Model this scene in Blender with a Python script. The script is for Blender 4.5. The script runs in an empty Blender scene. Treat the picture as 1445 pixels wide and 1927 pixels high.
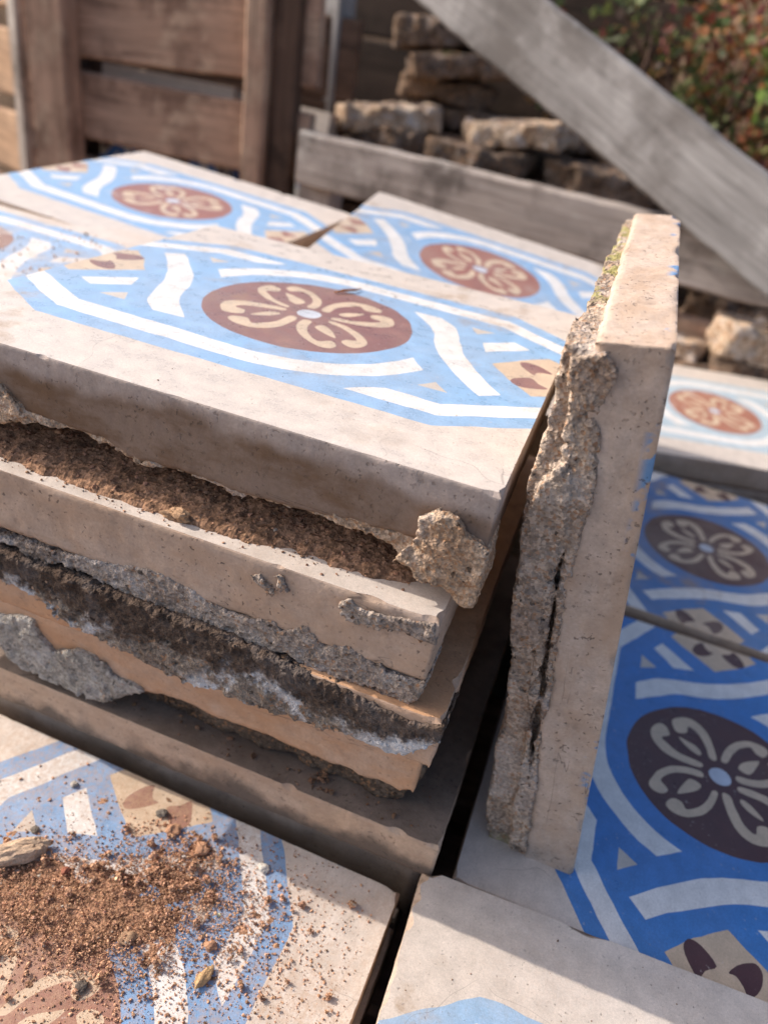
import bpy, bmesh, math, random
import numpy as np
from mathutils import Matrix, Vector, geometry

sc = bpy.context.scene
COL = sc.collection
R2D = math.radians

# ------------------------------------------------------------------ camera
cam_d = bpy.data.cameras.new('camera')
cam = bpy.data.objects.new('camera', cam_d)
COL.objects.link(cam)
right = Vector((0.9328763, 0.3244544, 0.1564328))
down = Vector((0.2976619, -0.4498631, -0.8420336))
fwd = Vector((-0.2028282, 0.8320772, -0.5162443))
m = Matrix.Identity(4)
for i in range(3):
    m[i][0], m[i][1], m[i][2] = right[i], -down[i], -fwd[i]
m.translation = Vector((0.1127183, -0.2775718, 0.0942307))
cam.matrix_world = m
cam_d.sensor_fit = 'VERTICAL'
cam_d.sensor_height = 36.0
cam_d.lens = 36.0 * 1424.4 / 1927.0
cam_d.clip_start = 0.005
cam_d.clip_end = 200.0
cam_d.dof.use_dof = True
cam_d.dof.focus_distance = 0.228
cam_d.dof.aperture_fstop = 9.5
cam_d.dof.aperture_blades = 0
sc.camera = cam

# ------------------------------------------------------------------ world, sun, exposure
SUN = Vector((-1.42, 0.05, 1.0)).normalized()
elev = math.asin(SUN.z)
azim = math.atan2(SUN.x, SUN.y)
w = bpy.data.worlds.new('World')
sc.world = w
w.use_nodes = True
nt = w.node_tree
bg = nt.nodes['Background']
sky = nt.nodes.new('ShaderNodeTexSky')
sky.sky_type = 'NISHITA'
sky.sun_disc = False
sky.sun_elevation = elev
sky.sun_rotation = azim
sky.air_density = 0.8
sky.dust_density = 4.0
sky.ozone_density = 0.5
nt.links.new(sky.outputs[0], bg.inputs[0])
bg.inputs[1].default_value = 0.15
sun_d = bpy.data.lights.new('sun', 'SUN')
sun_d.energy = 2.95
sun_d.angle = R2D(0.53)
sun_d.color = (1.0, 0.915, 0.83)
sun = bpy.data.objects.new('sun', sun_d)
COL.objects.link(sun)
sun.rotation_euler = SUN.to_track_quat('Z', 'Y').to_euler()
sun.location = (-2, 0.2, 2)
vs = sc.view_settings
vs.view_transform = 'Standard'
vs.look = 'None'
vs.exposure = 0.57
vs.gamma = 1.0
vs.use_curve_mapping = False
sc.cycles.use_denoising = True
sc.cycles.max_bounces = 8
sc.cycles.diffuse_bounces = 5
sc.cycles.glossy_bounces = 3
sc.cycles.sample_clamp_indirect = 6.0

# ------------------------------------------------------------------ numpy noise
def _hash(ix, iy, iz):
    h = (ix * 374761393 + iy * 668265263 + iz * 1440670441) & 0xffffffff
    h = ((h ^ (h >> 13)) * 1274126177) & 0xffffffff
    h = ((h ^ (h >> 15)) * 2246822519) & 0xffffffff
    return ((h ^ (h >> 16)) & 0xffff) / 32767.5 - 1.0

def vnoise(p):
    i = np.floor(p).astype(np.int64)
    f = p - i
    u = f * f * f * (f * (f * 6 - 15) + 10)
    x, y, z = i[..., 0], i[..., 1], i[..., 2]
    ux, uy, uz = u[..., 0], u[..., 1], u[..., 2]
    def c(a, b, d): return _hash(x + a, y + b, z + d)
    x00 = c(0, 0, 0) * (1 - ux) + c(1, 0, 0) * ux
    x10 = c(0, 1, 0) * (1 - ux) + c(1, 1, 0) * ux
    x01 = c(0, 0, 1) * (1 - ux) + c(1, 0, 1) * ux
    x11 = c(0, 1, 1) * (1 - ux) + c(1, 1, 1) * ux
    return (x00 * (1 - uy) + x10 * uy) * (1 - uz) + (x01 * (1 - uy) + x11 * uy) * uz

def fbm(p, octs=4, gain=0.5):
    p = np.asarray(p, float)
    s = np.zeros(p.shape[:-1]); a = 1.0; t = 0.0
    for k in range(octs):
        s += a * vnoise(p + 17.3 * k); t += a
        p = p * 2.03; a *= gain
    return s / t

def n1(x, seed, octs=3):
    x = np.atleast_1d(np.asarray(x, float))
    return fbm(np.stack([x, np.full_like(x, seed * 3.71), np.full_like(x, seed * 1.13 + .5)], -1), octs)

# ------------------------------------------------------------------ object helpers
def link(o, parent=None):
    COL.objects.link(o)
    if parent is not None:
        o.parent = parent
    return o

def mesh_obj(name, V, F, mats, parent=None, smooth=False, midx=None, pig=None):
    me = bpy.data.meshes.new(name)
    V = np.asarray(V, float)
    me.from_pydata(V.tolist(), [], F.tolist() if isinstance(F, np.ndarray) else F)
    for mm in (mats if isinstance(mats, (list, tuple)) else [mats]):
        me.materials.append(mm)
    if midx is not None:
        me.polygons.foreach_set('material_index', np.asarray(midx, np.int32))
    if smooth is True:
        me.polygons.foreach_set('use_smooth', np.ones(len(me.polygons), bool))
    elif smooth is not False:
        me.polygons.foreach_set('use_smooth', np.asarray(smooth, bool))
    if pig is not None:
        at = me.attributes.new('pig', 'FLOAT_COLOR', 'FACE')
        at.data.foreach_set('color', np.asarray(pig, np.float32).ravel())
    me.update()
    return link(bpy.data.objects.new(name, me), parent)

def tag(o, label, cat, group=None, kind=None):
    if label: o['label'] = label
    if cat: o['category'] = cat
    if group: o['group'] = group
    if kind: o['kind'] = kind
    return o

def empty(name, mat):
    o = bpy.data.objects.new(name, None)
    o.empty_display_size = 0.02
    link(o)
    o.matrix_world = mat
    return o

def rotm(yaw=0.0, lean=0.0, pitch=0.0):
    return (Matrix.Rotation(yaw, 4, 'Z') @ Matrix.Rotation(pitch, 4, 'X') @ Matrix.Rotation(-lean, 4, 'Y'))

def pose(loc, yaw=0.0, lean=0.0, pitch=0.0):
    return Matrix.Translation(Vector(loc)) @ rotm(yaw, lean, pitch)

# ------------------------------------------------------------------ node helpers
class G:
    def __init__(self, name, rough=0.7):
        self.m = bpy.data.materials.new(name)
        self.m.use_nodes = True
        self.t = self.m.node_tree
        self.b = self.t.nodes['Principled BSDF']
        self.b.inputs['Roughness'].default_value = rough
        self.obj = self.n('ShaderNodeTexCoord').outputs['Object']
    def n(self, typ, **kw):
        x = self.t.nodes.new(typ)
        for k, v in kw.items(): setattr(x, k, v)
        return x
    def set(self, sock, v):
        if isinstance(v, bpy.types.NodeSocket): self.t.links.new(v, sock)
        elif v is not None:
            if hasattr(sock.default_value, '__len__') and not hasattr(v, '__len__'): v = (v, v, v, 1)
            elif hasattr(sock.default_value, '__len__') and len(v) == 3 and len(sock.default_value) == 4: v = (*v, 1)
            sock.default_value = v
    def vec(self, scale=(1, 1, 1), off=(0, 0, 0), src=None):
        x = self.n('ShaderNodeMapping')
        self.set(x.inputs['Vector'], src or self.obj)
        x.inputs['Scale'].default_value = scale
        x.inputs['Location'].default_value = off
        return x.outputs[0]
    def noise(self, scale, detail=4, rough=0.55, vec=None, dist=0.0, off=0.0):
        x = self.n('ShaderNodeTexNoise')
        self.set(x.inputs['Vector'], vec or (self.vec(off=(off, off * .7, off * 1.3)) if off else self.obj))
        x.inputs['Scale'].default_value = scale
        x.inputs['Detail'].default_value = detail
        x.inputs['Roughness'].default_value = rough
        x.inputs['Distortion'].default_value = dist
        return x.outputs['Fac']
    def voro(self, scale, feature='F1', out='Distance', vec=None, rnd=1.0):
        x = self.n('ShaderNodeTexVoronoi', feature=feature)
        self.set(x.inputs['Vector'], vec or self.obj)
        x.inputs['Scale'].default_value = scale
        x.inputs['Randomness'].default_value = rnd
        return x.outputs[out]
    def ramp(self, f, lo, hi, a=0.0, b=1.0, smooth=True):
        x = self.n('ShaderNodeMapRange')
        x.interpolation_type = 'SMOOTHSTEP' if smooth else 'LINEAR'
        if lo > hi: lo, hi, a, b = hi, lo, b, a
        self.set(x.inputs[0], f)
        for i, v in enumerate((lo, hi, a, b)): x.inputs[i + 1].default_value = v
        return x.outputs[0]
    def math(self, op, a, b=None):
        x = self.n('ShaderNodeMath', operation=op)
        self.set(x.inputs[0], a)
        if b is not None: self.set(x.inputs[1], b)
        return x.outputs[0]
    def mix(self, f, a, b, blend='MIX'):
        x = self.n('ShaderNodeMix', data_type='RGBA', blend_type=blend)
        self.set(x.inputs[0], f); self.set(x.inputs[6], a); self.set(x.inputs[7], b)
        return x.outputs[2]
    def xyz(self):
        x = self.n('ShaderNodeSeparateXYZ'); self.set(x.inputs[0], self.obj)
        return x.outputs
    def bump(self, h, strength=0.5, dist=0.001, prev=None):
        x = self.n('ShaderNodeBump')
        x.inputs['Strength'].default_value = strength
        x.inputs['Distance'].default_value = dist
        self.set(x.inputs['Height'], h)
        if prev is not None: self.set(x.inputs['Normal'], prev)
        return x.outputs[0]
    def done(self, col, rough=None, normal=None, spec=None):
        self.set(self.b.inputs['Base Color'], col)
        if rough is not None: self.set(self.b.inputs['Roughness'], rough)
        if normal is not None: self.set(self.b.inputs['Normal'], normal)
        if spec is not None: self.b.inputs['Specular IOR Level'].default_value = spec
        return self.m

def face_mat(name, seed=0.0, dust=0.0, stain=0.15, pits=1.0, rough=0.36, wear=0.0, film=0.0):
    g = G(name)
    at = g.n('ShaderNodeAttribute', attribute_name='pig').outputs['Color']
    if film > 0:   # thin pale film mixed over the pigment
        at = g.mix(g.ramp(g.noise(28, 4, .6, off=seed + 31), .25, .75, film * .75, film * 1.25), at, (.60, .575, .56))
    big = g.noise(22, 5, .6, off=seed + 1)
    mid = g.noise(130, 5, .6, off=seed + 2)
    fine = g.noise(1100, 3, .6, off=seed + 3)
    c = g.mix(g.ramp(big, .3, .7, .01, .03 + .5 * min(stain, .4)), at, (.54, .44, .34))
    c = g.mix(1.0, c, g.ramp(mid, .25, .75, .86, 1.08), 'MULTIPLY')
    c = g.mix(1.0, c, g.ramp(fine, .25, .75, .90, 1.06), 'MULTIPLY')
    if wear > 0:
        c = g.mix(g.ramp(g.noise(34, 6, .65, off=seed + 5), .56, .70, 0, wear), c, (.66, .60, .53))
    st = g.math('MULTIPLY', g.ramp(g.noise(38, 6, .7, off=seed + 7), .52, .74), g.ramp(g.noise(9, 2, .5, off=seed + 9), .42, .62))
    c = g.mix(g.math('MULTIPLY', st, stain * 2.2), c, (.36, .25, .16))
    if dust > 0:
        dm = g.math('MULTIPLY', g.ramp(g.noise(26, 5, .65, off=seed + 11), .36, .62), g.ramp(g.noise(500, 4, .7, off=seed + 12), .3, .68))
        c = g.mix(g.math('MULTIPLY', dm, dust), c, (.46, .30, .19))
    hl = g.voro(11, 'DISTANCE_TO_EDGE', vec=g.mix(.04, g.vec((1, 1, 1), (seed * .31, seed * .17, 0)), g.n('ShaderNodeTexNoise').outputs['Color']))
    hlm = g.math('MULTIPLY', g.ramp(hl, .0, .0022, 1, 0), g.ramp(g.noise(14, 2, .5, off=seed + 18), .53, .60))
    c = g.mix(g.math('MULTIPLY', hlm, .45), c, (.16, .13, .11))
    c = g.mix(1.0, c, g.ramp(g.noise(2600, 2, .6, off=seed + 19), .3, .7, .90, 1.07), 'MULTIPLY')
    sc_ = g.ramp(g.noise(1.0, 3, .6, vec=g.vec((900, 40, 40), (seed, 0, 0))), .66, .70)
    c = g.mix(g.math('MULTIPLY', g.math('MULTIPLY', sc_, g.ramp(g.noise(24, 3, .5, off=seed + 20), .52, .64)), .22), c, (.62, .57, .53))
    fk = g.math('MULTIPLY', g.ramp(g.noise(430, 3, .6, off=seed + 23), .63, .70), g.ramp(g.noise(33, 3, .5, off=seed + 24), .44, .60, .1, 1))
    c = g.mix(g.math('MULTIPLY', fk, .40), c, (.60, .53, .46))
    pit = g.ramp(g.noise(760, 2, .5, off=seed + 13), .64, .71)
    pitm = g.math('MULTIPLY', pit, g.ramp(g.noise(60, 3, .5, off=seed + 14), .40, .62, .15, 1.0))
    pitm = g.math('MULTIPLY', pitm, pits)
    c = g.mix(g.math('MULTIPLY', pitm, .62), c, (.10, .075, .06))
    nb = g.bump(g.noise(1700, 3, .6, off=seed + 15), .22, .0003)
    nb = g.bump(g.math('SUBTRACT', 1.0, pitm), .5, .0004, nb)
    nb = g.bump(g.noise(45, 3, .5, off=seed + 16), .25, .0008, nb)
    r = g.ramp(mid, .25, .75, rough - .08, rough + .16)
    r = g.math('ADD', r, g.math('MULTIPLY', st, .25))
    return g.done(c, r, nb, .5)

def side_mat(name, base, base2, stain, seed=0.0, zband=None, specks=.5, dark=0.3, bottom=None, blue=False, streak=None):
    """cement edge of a tile; zband = (z where the stain begins, z where it is full)"""
    g = G(name)
    o = seed
    f1 = g.noise(30, 5, .6, off=o + 1)
    f2 = g.noise(150, 5, .65, off=o + 2)
    f3 = g.noise(900, 3, .6, off=o + 3)
    c = g.mix(g.ramp(f1, .34, .66), base, base2)
    c = g.mix(1.0, c, g.ramp(f2, .25, .75, .82, 1.10), 'MULTIPLY')
    c = g.mix(1.0, c, g.ramp(f3, .25, .75, .90, 1.06), 'MULTIPLY')
    zz = g.xyz()[2]
    stf = g.ramp(g.noise(26, 6, .65, off=o + 4, vec=g.vec((1, 1, 2.2), (o, o, o))), .38, .66)
    if zband:
        zn = g.math('ADD', zz, g.ramp(g.noise(18, 4, .6, off=o + 5), .2, .8, -.006, .006))
        stf = g.math('MULTIPLY', g.ramp(zn, zband[0], zband[1]), g.ramp(stf, 0, 1, .70, 1))
    c = g.mix(g.math('MULTIPLY', stf, .92 if zband else .7), c, stain)
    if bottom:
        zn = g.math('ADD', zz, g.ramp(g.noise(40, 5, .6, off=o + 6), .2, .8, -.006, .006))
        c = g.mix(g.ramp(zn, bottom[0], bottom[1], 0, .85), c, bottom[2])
    dk = g.math('MULTIPLY', g.ramp(g.noise(75, 5, .7, off=o + 7), .56, .72), dark)
    c = g.mix(dk, c, (.13, .10, .085))
    if streak:
        sm = g.ramp(g.noise(60, 5, .7, off=o + 14), .60, .70)
        c = g.mix(g.math('MULTIPLY', sm, .6), c, streak)
    if blue:
        xs = g.xyz()
        bm = g.math('MULTIPLY', g.ramp(g.noise(48, 4, .6, off=o + 21), .56, .60), g.ramp(zz, -.0045, -.001))
        c = g.mix(g.math('MULTIPLY', bm, .85), c, (.10, .27, .52))
    sp = g.math('MULTIPLY', g.ramp(g.noise(620, 2, .5, off=o + 8), .64, .70), g.ramp(g.noise(48, 3, .5, off=o + 9), .36, .66, .2, 1))
    c = g.mix(g.math('MULTIPLY', sp, specks), c, (.07, .055, .045))
    cr = g.voro(9, 'DISTANCE_TO_EDGE', vec=g.mix(.03, g.vec((.45, .45, 3.0), (o, o, o)), g.n('ShaderNodeTexNoise').outputs['Color']))
    crm = g.math('MULTIPLY', g.ramp(cr, .0, .0035, 1, 0), g.ramp(g.noise(20, 3, .6, off=o + 10), .50, .62))
    c = g.mix(g.math('MULTIPLY', crm, .7), c, (.09, .07, .06))
    nb = g.bump(g.noise(1300, 4, .65, off=o + 11), .35, .0004)
    nb = g.bump(f2, .35, .0010, nb)
    nb = g.bump(g.math('SUBTRACT', 1.0, g.math('MAXIMUM', sp, crm)), .6, .0006, nb)
    return g.done(c, g.ramp(f2, .3, .7, .72, .92), nb, .25)

def mortar_mat(name, base, light, dark, seed=0.0, white=0.0, moss=0.0, grain=1000, orange=0.12, zdark=None):
    g = G(name, .95)
    o = seed
    v = g.n('ShaderNodeTexVoronoi'); g.set(v.inputs['Vector'], g.obj); v.inputs['Scale'].default_value = grain
    sepc = g.n('ShaderNodeSeparateColor'); g.set(sepc.inputs[0], v.outputs['Color'])
    rnd, rnd2 = sepc.outputs[0], sepc.outputs[1]
    f1 = g.noise(45, 6, .65, off=o + 1)
    f2 = g.noise(210, 5, .7, off=o + 2)
    c = g.mix(g.ramp(f1, .36, .62), base, light)
    c = g.mix(g.ramp(g.noise(38, 5, .7, off=o + 3), .54, .68, 0, .85), c, dark)
    c = g.mix(1.0, c, g.ramp(rnd, 0, 1, .62, 1.32, False), 'MULTIPLY')
    c = g.mix(g.ramp(rnd2, 1 - orange, 1 - orange + .03, 0, .6), c, (.42, .22, .11))
    c = g.mix(1.0, c, g.ramp(f2, .25, .75, .78, 1.15), 'MULTIPLY')
    if white > 0:
        k_ = .03 if white > 1 else 0
        wm = g.math('MULTIPLY', g.ramp(g.noise(60, 6, .7, off=o + 5), .50 - k_, .60 - k_), g.ramp(g.noise(21, 3, .5, off=o + 6), .40 - k_, .56 - k_))
        c = g.mix(g.math('MULTIPLY', wm, min(white, .97)), c, (.64, .63, .63))
    if moss > 0:
        mm = g.math('MULTIPLY', g.ramp(g.noise(75, 5, .65, off=o + 8), .54, .62), g.ramp(g.noise(16, 3, .5, off=o + 9), .46, .58))
        c = g.mix(g.math('MULTIPLY', mm, moss), c, (.33, .31, .10))
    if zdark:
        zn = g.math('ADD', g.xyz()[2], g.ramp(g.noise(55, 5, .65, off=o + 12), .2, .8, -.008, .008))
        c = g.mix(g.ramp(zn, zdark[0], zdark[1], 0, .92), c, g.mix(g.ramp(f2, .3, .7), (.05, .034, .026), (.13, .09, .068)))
    hole = g.ramp(g.noise(330, 2, .5, off=o + 10), .68, .73)
    c = g.mix(g.math('MULTIPLY', hole, .75), c, (.04, .03, .025))
    nb = g.bump(v.outputs['Distance'], .75, .0008)
    nb = g.bump(f2, .8, .0022, nb)
    nb = g.bump(g.math('SUBTRACT', 1.0, hole), .7, .001, nb)
    return g.done(c, .95, nb, .12)

def soil_mat(name, attr=True, base=(.40, .245, .145)):
    g = G(name, .95)
    c = g.n('ShaderNodeAttribute', attribute_name='pig').outputs['Color'] if attr else g.mix(g.ramp(g.noise(90, 5, .7), .35, .65), base, tuple(x * .55 for x in base))
    c = g.mix(1.0, c, g.ramp(g.noise(1500, 3, .6), .25, .75, .70, 1.2), 'MULTIPLY')
    if not attr:
        v = g.n('ShaderNodeTexVoronoi'); g.set(v.inputs['Vector'], g.obj); v.inputs['Scale'].default_value = 900
        sp = g.n('ShaderNodeSeparateColor'); g.set(sp.inputs[0], v.outputs['Color'])
        c = g.mix(1.0, c, g.ramp(sp.outputs[0], 0, 1, .5, 1.35, False), 'MULTIPLY')
        nb = g.bump(v.outputs['Distance'], .5, .0006)
        nb = g.bump(g.noise(350, 5, .7), .6, .0014, nb)
    else:
        nb = g.bump(g.noise(2500, 3, .7), .6, .0004)
    return g.done(c, .95, nb, .1)

def wood_mat(name, light, mid, dark, seed=0.0, rough=.85):
    g = G(name, rough)
    o = seed
    v = g.vec((3.0, 38, 38), (o, o * 1.7, o * .6))
    v2 = g.vec((9.0, 160, 160), (o, o, o))
    a = g.noise(1.0, 6, .62, vec=v, dist=.6)
    b = g.noise(1.0, 5, .65, vec=v2)
    d = g.noise(9, 5, .65, off=o + 2)
    c = g.mix(g.ramp(a, .34, .66), mid, light)
    c = g.mix(g.ramp(d, .44, .62, 0, .8), c, dark)
    c = g.mix(g.ramp(g.noise(14, 4, .6, off=o + 6), .54, .66, 0, .55), c, tuple(min(.6, x * 1.35) for x in light))
    c = g.mix(g.ramp(g.noise(1.0, 3, .6, vec=g.vec((5, 90, 90), (o, 0, 0))), .62, .68, 0, .7), c, dark)
    c = g.mix(1.0, c, g.ramp(b, .25, .75, .70, 1.18), 'MULTIPLY')
    kn = g.voro(7.5, vec=g.vec((.55, 1, 1), (o + .3, o, o)))
    c = g.mix(g.ramp(kn, .05, .12, .75, 0), c, dark)
    nb = g.bump(b, .5, .0012)
    nb = g.bump(a, .4, .002, nb)
    return g.done(c, rough, nb, .2)

def leaf_mat(name):
    g = G(name, .6)
    c = g.n('ShaderNodeAttribute', attribute_name='pig').outputs['Color']
    c = g.mix(1.0, c, g.ramp(g.noise(120, 3, .6), .3, .7, .75, 1.2), 'MULTIPLY')
    g.set(g.b.inputs['Base Color'], c)
    tr = g.n('ShaderNodeBsdfTranslucent'); g.set(tr.inputs[0], c)
    mx = g.n('ShaderNodeMixShader'); mx.inputs[0].default_value = .3
    out = [x for x in g.t.nodes if x.type == 'OUTPUT_MATERIAL'][0]
    g.t.links.new(g.b.outputs[0], mx.inputs[1]); g.t.links.new(tr.outputs[0], mx.inputs[2])
    g.t.links.new(mx.outputs[0], out.inputs[0])
    return g.m

# ------------------------------------------------------------------ the tile pattern (mm, chain along x)
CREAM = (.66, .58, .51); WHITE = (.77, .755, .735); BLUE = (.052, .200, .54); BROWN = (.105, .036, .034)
PEACH = (.62, .47, .325); DOT = (.55, .60, .68); GREYC = (.58, .52, .46)

def cr(pts, k=4, closed=True):
    P = np.array(pts, float); n = len(P); out = []
    for i in range(n if closed else n - 1):
        if closed: a, b, c, d = P[i - 1], P[i], P[(i + 1) % n], P[(i + 2) % n]
        else: a, b, c, d = P[max(i - 1, 0)], P[i], P[i + 1], P[min(i + 2, n - 1)]
        for j in range(k):
            t = j / k
            out.append(.5 * (2 * b + (c - a) * t + (2 * a - 5 * b + 4 * c - d) * t * t + (3 * b - a - 3 * c + d) * t ** 3))
    if not closed: out.append(P[-1])
    return [tuple(p) for p in out]

def dens(pts, d=2.5):
    out = []
    for a, b in zip(pts, list(pts[1:]) + [pts[0]]):
        a, b = np.array(a), np.array(b); n = max(1, int(np.linalg.norm(b - a) / d))
        out += [tuple(a + (b - a) * j / n) for j in range(n)]
    return out

def arc(r, a0, a1, n=14):
    return [(r * math.cos(math.radians(a0 + (a1 - a0) * i / n)), r * math.sin(math.radians(a0 + (a1 - a0) * i / n))) for i in range(n + 1)]

def pattern():
    L = []
    E_ = 105
    L.append((BLUE, dens([(-E_, -47.7), (-71.5, -70), (71.5, -70), (E_, -47.7), (E_, 47.7), (71.5, 70), (-71.5, 70), (-E_, 47.7)])))
    half = []
    half.append((WHITE, dens([(E_, -38.6), (70.5, -61.5), (38.8, -61.2)] + cr([(38.8, -61.2), (43, -56.6), (50, -51.6)], 4, False)[1:] + [(69.5, -51.8), (E_, -28)])))
    half.append((WHITE, dens([(-E_, -28), (-69.5, -49.6)] + arc(51.8, 270, 341, 16) + arc(62, 334.5, 270, 16) + [(-70.7, -60.2), (-E_, -38.6)])))
    s1 = cr([(32.5, 39.3), (39, 31), (44.9, 22.6), (49, 13), (51.8, 4), (55.5, -4), (60.3, -12.5), (70.4, -26.4), (78.9, -36.3)], 3, False)
    s2 = cr([(85.5, -30.2), (75.9, -17.7), (66, -1.5), (61.8, 7.5), (59.3, 15.1), (56, 25), (52.2, 32.7), (45, 40)], 3, False)
    half.append((WHITE, s1 + s2))
    half.append((WHITE, dens([(86, 27), (71, 10.5), (67.5, 21), (78.5, 31.8)])))
    half.append((GREYC, dens([(58.7, 38), (62.9, 30), (69.5, 38)])))
    half.append((GREYC, dens([(58.5, -41.5), (69, -41.5), (63.1, -34.3)])))
    half.append((PEACH, dens([(E_, 16), (95, 22.8), (85.5, 12), (76, -.5), (84.5, -12.5), (95, -23.5), (E_, -16)])))
    half.append((BROWN, cr([(89, -16.6), (85.9, -14), (86.7, -10), (92.1, -4.8), (95.5, -9.1), (99.3, -11.7), (94.6, -15.2)], 3)))
    half.append((BROWN, cr([(92.4, -.9), (86.9, 4.2), (85.1, 8.9), (88.4, 11.1), (94.5, 9.2), (98.7, 5.3), (95.2, 3.7), (92.8, 1.6)], 3)))
    fl = [
        [(10, .7), (20.4, 2.5), (28.1, 6.4), (31.6, 11.5), (30.6, 17.2), (26.2, 21.9), (19.9, 19.3), (21.2, 14.7), (25.9, 13.6), (23, 9.1), (15.9, 5.7), (9.7, 3.9)],
        [(4.9, 8), (5.8, 17.3), (9.1, 23.3), (11.9, 26.3), (16.1, 22.3), (21.1, 24.5), (21.1, 28.1), (15.3, 31.3), (7.9, 29.8), (3, 24.2), (1.2, 16.8), (1.6, 8.5)],
        [(17, 18), (14.8, 11.7), (11.4, 8.0), (8.9, 9.0), (10.9, 13.4)],
        [(-.9, 8.1), (-1.3, 14.4), (-4.3, 21.6), (-10.4, 27.8), (-17.9, 31.2), (-21.7, 29.9), (-22.4, 25.7), (-18.8, 22.7), (-14.8, 26.3), (-8.9, 21.6), (-5.4, 14.4), (-4.3, 7.7)],
        [(-10.4, 3.6), (-16.9, 6.2), (-22.4, 10), (-26.3, 15), (-22.9, 17.3), (-22.6, 21), (-27.3, 23.7), (-30.1, 21), (-30.2, 14.6), (-26.5, 8.7), (-20, 4), (-10.8, 1.0)],
        [(-18.8, 18.9), (-10.7, 15.4), (-7.7, 12.5), (-9.3, 8.5), (-13.3, 10.3), (-17.1, 15.4)]]
    for c, p in half:
        L.append((c, p)); L.append((c, [(-x, -y) for x, y in p]))
    L.append((BROWN, arc(41.9, 0, 355, 71)))
    for p in fl:
        q = cr(p, 3)
        L.append((PEACH, q)); L.append((PEACH, [(-x, -y) for x, y in q]))
    L.append((DOT, arc(5.0, 0, 340, 17)))
    return L
PATTERN = pattern()

def inside(C, P):
    x, y = C[:, 0], C[:, 1]; r = np.zeros(len(C), bool)
    Q = np.roll(P, 1, 0)
    for (x1, y1), (x2, y2) in zip(P, Q):
        if y1 == y2: continue
        k = ((y1 > y) != (y2 > y))
        r ^= k & (x < (x2 - x1) * (y - y1) / (y2 - y1) + x1)
    return r

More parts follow.
